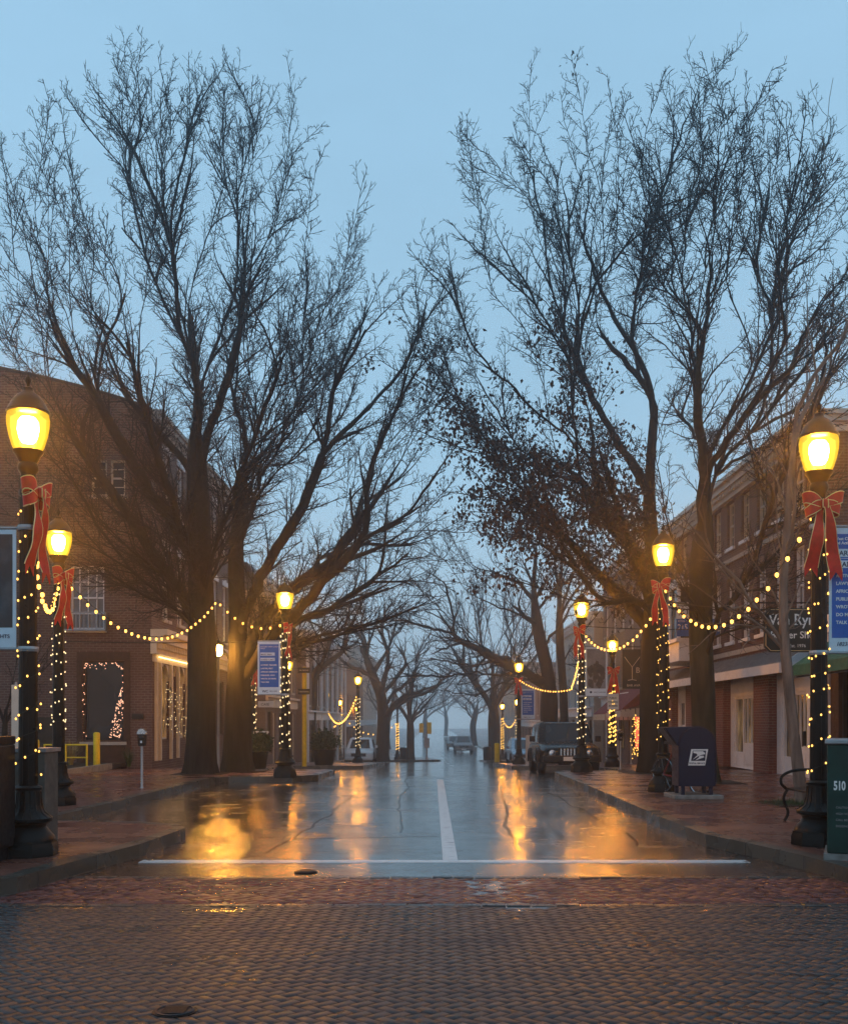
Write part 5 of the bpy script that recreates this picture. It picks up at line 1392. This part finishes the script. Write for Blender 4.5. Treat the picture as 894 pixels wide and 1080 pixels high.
mb = MB(); mb.tube([(8.9, yy, 4.4), (7.45, yy, 4.4)], .025, 6); mb.tube([(7.8, yy, 4.3), (7.8, yy, 4.4)], .012, 5); mb.tube([(8.7, yy, 4.3), (8.7, yy, 4.4)], .012, 5); mb.build('bracket', M['iron'], e)

e = empty('letting_banner', (8.3, 32.95, 4.15), 'white and blue letting banner with a phone number behind the mossy trunk', 'banner')
x0, x1, z0, z1 = 7.68, 9.18, 4.16, 5.22; yy = 32.92
pn = MB().box(x0, x1, yy-.01, yy+.01, z0, z1).build('panel', M['bannerwhite'], e)
MB().box(x0, x1, yy-.016, yy-.011, z0, z0+.55).build('lower_field', M['bannerblue'], pn)
for t, s_, px_, pz_, m_ in (('215.256.1088', .26, x0+.04, z0+.2, 'signwhite'), ('FOR LEASE', .3, x0+.06, z0+.66, 'ink'), ('RETAIL AND OFFICE SPACE', .09, x0+.05, z0+.45, 'signwhite')):
    text(t, s_, M[m_], pn, (px_, yy-.018, pz_), off=.003 if s_ > .1 else 0, sx=.82)
mb = MB(); mb.tube([(x0, yy, z1+.01), (x1, yy, z1+.01)], .015, 6); mb.build('batten', M['galv'], e)

e = empty('parking_sign', lz('R35', 2.3), 'white parking sign on the small lamp pole below its bow', 'sign')
MB().box(-.2, .2, -.13, -.12, -.28, .28).build('plate', M['signwhite'], e, world=False)
for t, zz in (('PUBLIC', .1), ('PARKING', -.04), ('IN REAR', -.18)): text(t, .085, M['greenawn'], e, (0, -.133, zz), align='CENTER', off=.001)
MB().lathe([(.1, -.02), (.1, .02)], n=14).build('clamp', M['galv'], e, world=False)
e = empty('door_sign', (-7.0, 44, 2.2), 'small white hanging sign left of the banner lamp pole', 'sign')
MB().box(-.35, .3, -.02, .02, -.14, .12).build('plate', M['signwhite'], e, world=False); text('CAFE', .15, M['ink'], e, (-.05, -.022, -.07), align='CENTER'); MB().tube([(-.4, 0, .16), (.32, 0, .16)], .012, 5).build('bracket', M['iron'], e, world=False)

# overhead wires -----------------------------------------------------------
def wire(a, b, sag, r, label):
    a, b = Vector(a), Vector(b); e = empty('overhead_cable', a, label, 'cable', 'support cables across the street')
    MB().tube([a.lerp(b, t/20)-a-Vector((0, 0, sag*4*(t/20)*(1-t/20))) for t in range(21)], r, 5).build('cable', M['wire'], e, world=False)
wire(at(60, 676, 31.9), at(300, 676, 24.9), .05, .012, 'thin dark cable level across the gable wall below the left festoon')
wire(at(610, 660, 27.4), (8.9, 27.5, 4.0), .1, .012, 'thin dark cable from the black car lamp to the right brick block')
wire(at(700, 634, 19.8), (8.9, 26, 4.3), .08, .012, 'thin dark cable from the mailbox lamp to the barber sign')
wire(at(300, 760, 40), (-7.4, 50, .9), .02, .012, 'thin cable beside the left shopfronts') if False else None

# strong lantern between the two left trunks
e = empty('post_lantern', (at(230.5, 0, 27.3).x, 27.3, KH-.14), 'intense amber lantern on a thin post between the two left trunks', 'lantern')
MB().lathe([(.07, 0), (.05, .1), (.035, .2), (.03, 3.1), (.06, 3.16)], n=12).build('post', M['galv'], e, smooth=True, world=False)
MB().lathe([(.001, 3.18), (.07, 3.2), (.11, 3.3), (.1, 3.42), (.001, 3.46)], n=14, caps=False).build('bulb', emis('lantern_core', (1, .42, .06), 600), e, smooth=True, world=False)
MB().lathe([(.15, 3.46), (.12, 3.52), (.02, 3.6)], n=14).build('cap', M['iron'], e, smooth=True, world=False)

# traffic signals --------------------------------------------------------
Ys = 85.5; e = empty('traffic_signal', (at(450, 0, Ys).x, Ys, gz(Ys)+KH), 'hazy pole with two traffic signal heads on the far island', 'traffic signal')
MB().lathe([(.16, 0), (.1, .2), (.06, .25), (.055, 3.2)], n=12).build('pole', M['galv'], e, smooth=True, world=False)
for x, zz in ((-.45, 2.2), (.2, 2.1)):
    h = MB().box(x-.18, x+.18, -.14, .14, zz, zz+.95 if x > 0 else zz+.75).build('signal_head', M['yellow'], e, world=False, bevel=.02)
    q = MB()
    for k in range(3): q.tube([(x, .14, zz+.15+.27*k), (x, .3, zz+.15+.27*k)], .11, 10)
    q.build('visor', M['black'], h, world=False)
MB().tube([(-.45, 0, 2.55), (.25, 0, 2.55)], .03, 6).build('arm', M['galv'], e, world=False)
MB().box(-.22, .22, -.09, -.07, .95, 1.75).build('sign', M['galv'], e, world=False)

# vehicles -------------------------------------------------------------------
def wheel(root, x, y, r, w, sx):
    t = MB(); t.lathe([(r*.62, -w/2), (r*.95, -w/2), (r, -w/2+.03), (r, w/2-.03), (r*.95, w/2), (r*.62, w/2)], n=28)
    o = t.build('wheel', M['rubber'], root, smooth=True, world=False); o.rotation_euler = (0, R(90), 0); o.location = (x, y, r)
    q = MB(); q.lathe([(r*.64, -w*.2), (r*.64, w*.46), (r*.55, w*.42), (r*.2, w*.3), (.06, w*.44), (.001, w*.44)], n=28)
    for k in range(5):
        a = 2*math.pi*k/5; q.box(-.035, .035, r*.1, r*.6, w*.32, w*.44, M=Matrix.Rotation(a, 4, 'Z'))
    rm = q.build('rim', M['chrome'], o, smooth=True, world=False)
    if sx < 0: rm.rotation_euler = (R(180), 0, 0)
def loft(secs, closed=True):
    """secs: list of closed point loops of one length"""
    mb = MB(); n = len(secs[0]); vs = [p for s_ in secs for p in s_]
    fs = [(i*n+k, i*n+(k+1) % n, (i+1)*n+(k+1) % n, (i+1)*n+k) for i in range(len(secs)-1) for k in range(n)] + [tuple(range(n))[::-1], tuple(range((len(secs)-1)*n, len(secs)*n))]
    return mb.add(vs, fs)
def car(name, label, loc, rz, W, L, H, paint, style, group='parked vehicles'):
    """front faces local -y; origin on the ground at the middle"""
    e = empty(name, loc, label, 'car' if style != 'pickup' else 'pickup truck', group, rz=rz); mt = M[paint]; hw = W/2; f = -L/2
    gc = .24 if style != 'suv4' else .32; hood = H*.56; belt = H*.6; nose = H*.5
    # body: cross sections along y (x half width, z low, z high)
    prof = [(f, .80, gc+.1, nose*.82), (f+.06, .93, gc+.02, nose*.93), (f+.25, .99, gc, nose*1.0), (f+L*.14, 1, gc, hood*.98), (f+L*.27, 1, gc, belt), (f+L*.6, 1, gc, belt*1.01), (f+L*.86, 1, gc, belt*1.03), (f+L*.95, .98, gc, belt*1.0), (f+L, .9, gc+.12, belt*.94)]
    secs = []
    for y, k, zl, zh in prof:
        w_ = hw*k; m = zl+(zh-zl)*.55
        secs.append([(-w_*.9, y, zl), (-w_*.99, y, zl+.1), (-w_, y, m), (-w_*.97, y, zh-.07), (-w_*.86, y, zh), (0, y, zh+.025), (w_*.86, y, zh), (w_*.97, y, zh-.07), (w_, y, m), (w_*.99, y, zl+.1), (w_*.9, y, zl)])
    b = loft(secs).build('body', mt, e, smooth=True, world=False, ang=40)
    # cabin
    cy0, cy1 = f+L*.27, (f+L*.95 if style != 'pickup' else f+L*.58)
    rk = {'suv4': (.12, .03), 'suv': (.2, .12), 'hatch': (.24, .14), 'pickup': (.2, .03)}[style]
    ry0, ry1 = cy0+L*rk[0], cy1-L*rk[1]; tw = hw*(.84 if style == 'suv4' else .76)
    def ring(y0, y1, w_, z): 
        return [(-w_, y0+.06, z), (-w_*.8, y0, z), (w_*.8, y0, z), (w_, y0+.06, z), (w_, y1-.06, z), (w_*.8, y1, z), (-w_*.8, y1, z), (-w_, y1-.06, z)]
    cb = loft([ring(cy0, cy1, hw*.93, belt-.02), ring(ry0, ry1, tw, H-.09), ring(ry0+.06, ry1-.05, tw*.96, H-.03), ring(ry0+.2, ry1-.2, tw*.8, H)]).build('cabin', mt, e, smooth=True, world=False, ang=40)
    def panel(pts, nm='windscreen', inset=.1, m='glass', par_=None, lift=.008):
        P_ = [Vector(p) for p in pts]; c = sum(P_, Vector())/4; Q = [c+(p-c)*(1-inset) for p in P_]; nn = (Q[1]-Q[0]).cross(Q[3]-Q[0]).normalized()
        if nn.dot(c-Vector((0, (cy0+cy1)/2, H*.7))) < 0: nn = -nn
        q = MB(); q.hexa([v-nn*.004 for v in Q]+[v+nn*lift for v in Q]); return q.build(nm, M[m], par_ or cb, world=False)
    zt, zbm = H-.09, belt-.02; A = hw*.93
    panel([(-A*.82, cy0, zbm), (A*.82, cy0, zbm), (tw*.82, ry0, zt), (-tw*.82, ry0, zt)], 'windscreen', .07)
    panel([(-A*.82, cy1, zbm), (A*.82, cy1, zbm), (tw*.82, ry1, zt), (-tw*.82, ry1, zt)], 'rear_window', .14)
    for s_ in (-1, 1):
        for t0, t1 in ((.02, .48), (.52, .97)):
            ya, yb = cy0+.1+(cy1-cy0-.2)*t0, cy0+.1+(cy1-cy0-.2)*t1; yc, yd = ry0+.06+(ry1-ry0-.12)*t0, ry0+.06+(ry1-ry0-.12)*t1
            panel([(s_*A, ya, zbm), (s_*A, yb, zbm), (s_*tw, yd, zt), (s_*tw, yc, zt)], 'side_window', .13)
    wr = .36 if style in ('suv4', 'suv', 'pickup') else .31
    for s_ in (-1, 1):
        for wy in (f+L*.18, f+L*.8):
            wheel(e, s_*(hw-.11), wy, wr, .22, s_)
            pts_ = [(s_*(hw+.012), wy+(wr+.07)*math.cos(a), wr+(wr+.07)*math.sin(a)) for a in [math.pi*k/10 for k in range(11)]]
            MB().tube(pts_, .035, 5).build('wheel_arch', M['black'], b, world=False)
    # face
    if style == 'suv4':
        for k in range(7):
            x_ = -.30+.1*k; MB().box(x_-.022, x_+.022, f-.012, f+.1, nose*.62, nose*.95).build('grille_slot', M['chrome'], b, world=False)
        MB().box(-.38, .38, f-.005, f+.05, nose*.58, nose*.98).build('grille', M['black'], b, world=False)
        for s_ in (-1, 1):
            q = MB(); q.lathe([(.1, -.03), (.1, .03), (.085, .035), (.001, .045)], n=20); o = q.build('headlight', M['chrome'], b, smooth=True, world=False); o.rotation_euler = (R(90), 0, 0); o.location = (s_*.56, f+.02, nose*.78)
    else:
        MB().box(-hw*.5, hw*.5, f-.012, f+.1, nose*.62, nose*.86).build('grille', M['black'], b, world=False)
        v_ = MB(); v_.tube([(-.2, f-.02, nose*.86), (-.08, f-.03, nose*.62), (.08, f-.03, nose*.62), (.2, f-.02, nose*.86)], .025, 5); v_.build('grille_trim', M['chrome'], b, world=False)
        for s_ in (-1, 1): MB().hexa([(s_*hw*.52, f-.005, nose*.72), (s_*hw*.88, f+.12, nose*.76), (s_*hw*.9, f+.25, nose*.8), (s_*hw*.55, f+.1, nose*.72), (s_*hw*.52, f+.0, nose*.86), (s_*hw*.88, f+.13, nose*.93), (s_*hw*.9, f+.3, nose*.96), (s_*hw*.55, f+.1, nose*.88)]).build('headlight', M['chrome'], b, world=False)
    MB().box(-hw*.92, hw*.92, f-.07, f+.12, gc+.05, gc+.24).build('bumper', M['black'] if style == 'suv4' else mt, b, world=False, bevel=.03)
    MB().box(-.24, .24, f-.085, f-.072, gc+.08, gc+.2).build('number_plate', M['signwhite'], b, world=False)
    for s_ in (-1, 1):
        MB().box(s_*(hw+.02), s_*(hw+.2), cy0+.18, cy0+.27, belt+.02, belt+.2).build('mirror', M['black'] if style == 'suv4' else mt, e, world=False, bevel=.02)
    for s_ in (-1, 1): MB().tube([(s_*tw*.85, ry0+.2, H+.02), (s_*tw*.85, ry1-.2, H+.02)], .02, 6).build('roof_rail', M['galv'], cb, world=False)
    if style == 'pickup':
        MB().box(-hw*.93, hw*.93, f+L*.6, f+L*.98, belt-.05, belt+.06).build('bed', mt, b, world=False)
    return e
M['carblack'] = simple('black_car_paint', (.003, .003, .004), .25, var=.2, coat=.1, spec=.15); M['carwhite'] = simple('white_car_paint', (.6, .62, .64), .3, var=.05, coat=.6)
M['carsilver'] = simple('silver_blue_car_paint', (.22, .3, .38), .3, metal=.4, coat=.6, var=.1); M['cargrey'] = simple('grey_car_paint', (.12, .13, .14), .35, metal=.3, var=.1)
def park(px, Y, L): return Vector((at(px, 0, Y).x, Y+L/2, gz(Y+L/2)))
o = car('parked_car', 'black boxy off-road car with slotted grille parked behind the right kerb tip', park(602, 31.4, 4.3), 0, 1.84, 4.3, 1.62, 'carblack', 'suv4'); o.rotation_euler.x = -.03
car('parked_car', 'white sport utility car facing the camera behind the hazy left lamp', park(378, 66, 4.6), 0, 1.86, 4.6, 1.66, 'carwhite', 'suv')
car('parked_car', 'silver blue hatchback half hidden behind the right lamp with the small blue banner', park(556, 56.5, 4.2), .03, 1.78, 4.2, 1.5, 'carsilver', 'hatch')
car('parked_truck', 'faint grey pickup far down the street on the right', park(489, 108, 5.2), 0, 1.95, 5.2, 1.75, 'cargrey', 'pickup')
car('parked_car', 'faint car just behind the distant pickup', park(480, 122, 4.5), 0, 1.85, 4.5, 1.5, 'cargrey', 'hatch')
car('parked_car', 'dark grey car parked past the silver hatchback, mostly hidden', park(560, 64, 4.5), 0, 1.85, 4.5, 1.5, 'cargrey', 'hatch')

# bicycle behind the mailbox ---------------------------------------------------
e = empty('bicycle', (4.55, 19.1, KH), 'bicycle leaning behind the blue mailbox, its wheel showing underneath', 'bicycle', rz=R(25))
for y_ in (-.52, .52):
    w_ = MB(); w_.tube([(0, y_+.33*math.cos(a), .34+.33*math.sin(a)) for a in [2*math.pi*k/28 for k in range(29)]], .016, 6); o = w_.build('wheel', M['rubber'], e, smooth=True, world=False)
    q = MB(); q.tube([(0, y_+.31*math.cos(a), .34+.31*math.sin(a)) for a in [2*math.pi*k/28 for k in range(29)]], .008, 5)
    for k in range(14): a = 2*math.pi*k/14; q.tube([(.02 if k % 2 else -.02, y_, .34), (0, y_+.31*math.cos(a), .34+.31*math.sin(a))], .0018, 3)
    q.build('rim', M['chrome'], o, world=False)
q = MB()
for a, b in (((0, -.52, .34), (0, -.36, .95)), ((0, -.4, .82), (0, .1, .3)), ((0, -.39, .86), (0, .22, .82)), ((0, .1, .3), (0, .25, .9)), ((0, .1, .3), (0, .52, .34)), ((0, .22, .8), (0, .52, .34))): q.tube([a, b], .017, 7)
q.build('frame', M['maroon'], e, smooth=True, world=False)
MB().tube([(-.28, -.28, 1.0), (-.2, -.4, 1.02), (0, -.36, .97), (.2, -.4, 1.02), (.28, -.28, 1.0)], .014, 6).build('handlebar', M['chrome'], e, smooth=True, world=False)
MB().hexa([(-.07, .18, .9), (.07, .18, .9), (.09, .4, .92), (-.09, .4, .92), (-.03, .1, .94), (.03, .1, .94), (.08, .4, .97), (-.08, .4, .97)]).build('saddle', M['black'], e, world=False, bevel=.01)
# bench by the nearest right lamp
e = empty('bench', (4.75, 12.6, KH), 'black iron bench half hidden behind the nearest right lamp base', 'bench')
MB().box(0, .5, .05, 1.45, .42, .45).build('seat', M['iron'], e, world=False, bevel=.008)
q = MB()
for i in range(12): q.box(.47, .49, .1+.11*i, .13+.11*i, .45, .85)
q.tube([(.48, .05, .87), (.48, 1.45, .87)], .018, 6); q.build('backrest', M['iron'], e, world=False)
for y_ in (.06, 1.44):
    MB().tube(sm([(.5, y_, .66), (.3, y_, .69), (.08, y_, .67), (-.05, y_, .6), (-.06, y_, .5), (.02, y_, .42)]), .02, 7).build('armrest', M['iron'], e, smooth=True, world=False)
    MB().tube(sm([(-.02, y_, 0), (.03, y_, .12), (-.03, y_, .3), (.02, y_, .42)]), .02, 7).build('leg', M['iron'], e, smooth=True, world=False)
    MB().tube(sm([(.55, y_, 0), (.46, y_, .15), (.48, y_, .45), (.5, y_, .87)]), .02, 7).build('leg', M['iron'], e, smooth=True, world=False)
# grass ring at the young tree, soil squares at the trees
def tree_pit(x, y, s, label):
    e = empty('tree_pit', (x, y, gz(y)+KH), label, 'tree pit', 'earth beds round the tree trunks')
    mb = MB(); n = 9; z_ = gz(y)+KH
    mb.box(-s, s, -s, s, -.01, .012); mb.build('soil', M['soil'], e, world=False)
for (x, y, s, lb) in ((be.x, YE, .55, 'dark earth patch under the pale young tree'), (bd.x, YD, .7, 'earth bed at the foot of the mossy forked tree'), (bc.x, YC, .8, 'earth bed at the foot of the oak'),
                      (ba.x, YA+.0, .62, 'earth bed under the left trunk of the left pair'), (bb.x+.1, YB+.3, .6, 'earth bed under the right trunk of the left pair')):
    tree_pit(x, y, s, lb)
g = random.Random(9); vs = []; fs = []
for i in range(900):
    x, y = be.x+g.gauss(-.05, .28), YE-.1+g.gauss(0, .28); a = g.uniform(0, 6.28); h = g.uniform(.04, .11); b = len(vs)
    vs += [(x, y, KH+.01), (x+.008*math.cos(a), y+.008*math.sin(a), KH+.01), (x+.02*math.sin(a), y-.02*math.cos(a), KH+h)]; fs.append((b, b+1, b+2))
tag(np_mesh('grass', np.array(vs), np.array(fs), M['leafgreen']), 'patch of low green weeds around the foot of the pale young tree', 'grass', kind='stuff')
# low benches / litter bins far right
def bin_(x, y, label):
    e = empty('litter_bin', (x, y, gz(y)+KH), label, 'litter bin', 'litter bins')
    MB().lathe([(.24, 0), (.28, .05), (.3, .8), (.32, .82), (.32, .88), (.22, .98), (.001, 1.0)], n=18).build('body', M['iron'], e, smooth=True, world=False)
    MB().lathe([(.33, .8), (.33, .84)], n=18, caps=False).build('rim', M['black'], e, world=False)
bin_(at(508, 0, 74).x+.4, 74.5, 'dark litter bin at the foot of the vase shaped tree'); bin_(at(425, 0, 83).x, 83.6, 'dark litter bin beside the far sapling')
bin_(at(600, 0, 41).x, 42.5, 'dark litter bin beyond the black car') 
e = empty('sandwich_board', (at(563, 0, 50).x, 50, gz(50)+KH), 'pale sandwich board on the hazy right sidewalk beyond the lamp', 'sign')
MB().hexa([(-.4, -.3, 0), (.4, -.3, 0), (.4, -.26, 0), (-.4, -.26, 0), (-.4, -.02, 1.35), (.4, -.02, 1.35), (.4, .02, 1.35), (-.4, .02, 1.35)]).build('front_panel', M['cream'], e, world=False)
MB().hexa([(-.4, .26, 0), (.4, .26, 0), (.4, .3, 0), (-.4, .3, 0), (-.4, .0, 1.35), (.4, .0, 1.35), (.4, .04, 1.35), (-.4, .04, 1.35)]).build('rear_panel', M['cream'], e, world=False)
# red-berried small tree at the left edge
yb = 20.5; b_ = at(4, 0, yb); b_.z = KH-.02
make_tree('young_tree', 'small dark tree cut off by the left edge behind the photo banner', b_, [np.array(b_), np.array(b_)+[0, 0, .9], np.array(b_)+[.05, 0, 1.6]],
   [np.array(b_)+np.array([G.normal(0, .8), G.normal(0, .6), G.uniform(1.9, 3.1)]) for _ in range(12)], .07, seed=77, leader=.6, per=(3, 4, 5), rmin=.004, rtip=.01, lmax=.8, flare=1.2, mats=('bark', 'twig'))
SUN_EL, SKYS, SUN_E, HAZE, EXPO = 2.0, .1, .02, .0030, 0.0
SKY0, SKY1, SKY2 = (.56, .76, .90), (.42, .69, .91), (.385, .68, .955)
# ================================================================== LIGHT, AIR, CAMERA
w = bpy.data.worlds.new('World'); sc.world = w; w.use_nodes = True
nt = w.node_tree; bg_ = nt.nodes['Background']
sky = nt.nodes.new('ShaderNodeTexSky'); sky.sky_type = 'NISHITA'; sky.sun_disc = False
sky.sun_elevation = R(SUN_EL); sky.sun_rotation = R(200); sky.air_density = 1.4; sky.dust_density = .5; sky.ozone_density = 3
tc = nt.nodes.new('ShaderNodeTexCoord')
sep = nt.nodes.new('ShaderNodeSeparateXYZ'); nt.links.new(tc.outputs['Generated'], sep.inputs[0])
ov = ramp(nt, sep.outputs['Z'], [(0, tuple(x/SKYS for x in SKY0)), (.25, tuple(x/SKYS for x in SKY1)), (.75, tuple(x/SKYS for x in SKY2))])
cl = noise(nt, 1.6, 5, vec=tc.outputs['Generated'], mapscale=(1, 1, 2.5))
ov = mix_rgb(nt, 1.0, ov, ramp(nt, cl, [(.3, .9), (.7, 1.07)]), 'MULTIPLY')
mx = mix_rgb(nt, .85, sky.outputs[0], ov)
nt.links.new(mx, bg_.inputs[0]); bg_.inputs[1].default_value = SKYS
sd = bpy.data.lights.new('sun', 'SUN'); sd.energy = SUN_E; sd.angle = R(30); sd.color = (.75, .88, 1)
so = bpy.data.objects.new('sun', sd); col.objects.link(so); so.rotation_euler = (R(90-55), 0, R(200-180))
# damp air
m = bpy.data.materials.new('damp_air'); m.use_nodes = True; n2 = m.node_tree
n2.nodes.remove(n2.nodes['Principled BSDF'])
v = n2.nodes.new('ShaderNodeVolumePrincipled'); v.inputs['Density'].default_value = HAZE; v.inputs['Color'].default_value = (.86, .93, 1, 1); v.inputs['Anisotropy'].default_value = .85
n2.links.new(v.outputs[0], n2.nodes['Material Output'].inputs['Volume'])
hz = MB().box(-90, 90, -12, 440, -3.2, 24).build('haze', m); tag(hz, 'thin damp evening mist thickening down the street', 'haze', kind='stuff')

cd = bpy.data.cameras.new('camera'); cam = bpy.data.objects.new('camera', cd); col.objects.link(cam); sc.camera = cam
cam.location = (0, 0, EYE); cam.rotation_euler = (R(90), 0, 0)
cd.sensor_fit = 'VERTICAL'; cd.sensor_height = 36; cd.sensor_width = 36; cd.lens = 36*F/1080
cd.shift_x = -9/1080; cd.shift_y = 220/1080
cd.clip_end = 2000; cd.clip_start = .05
sc.view_settings.view_transform = 'Standard'; sc.view_settings.look = 'None'; sc.view_settings.exposure = EXPO; sc.view_settings.gamma = 1
sc.view_settings.use_curve_mapping = False
cy = sc.cycles
cy.use_denoising = True
try: cy.denoiser = 'OPENIMAGEDENOISE'
except Exception: pass
cy.max_bounces = 6; cy.diffuse_bounces = 2; cy.glossy_bounces = 3; cy.transmission_bounces = 3; cy.transparent_max_bounces = 12; cy.volume_bounces = 2
cy.sample_clamp_indirect = 6; cy.use_light_tree = True; cy.use_adaptive_sampling = True; cy.adaptive_threshold = .02
cy.caustics_reflective = False; cy.caustics_refractive = False
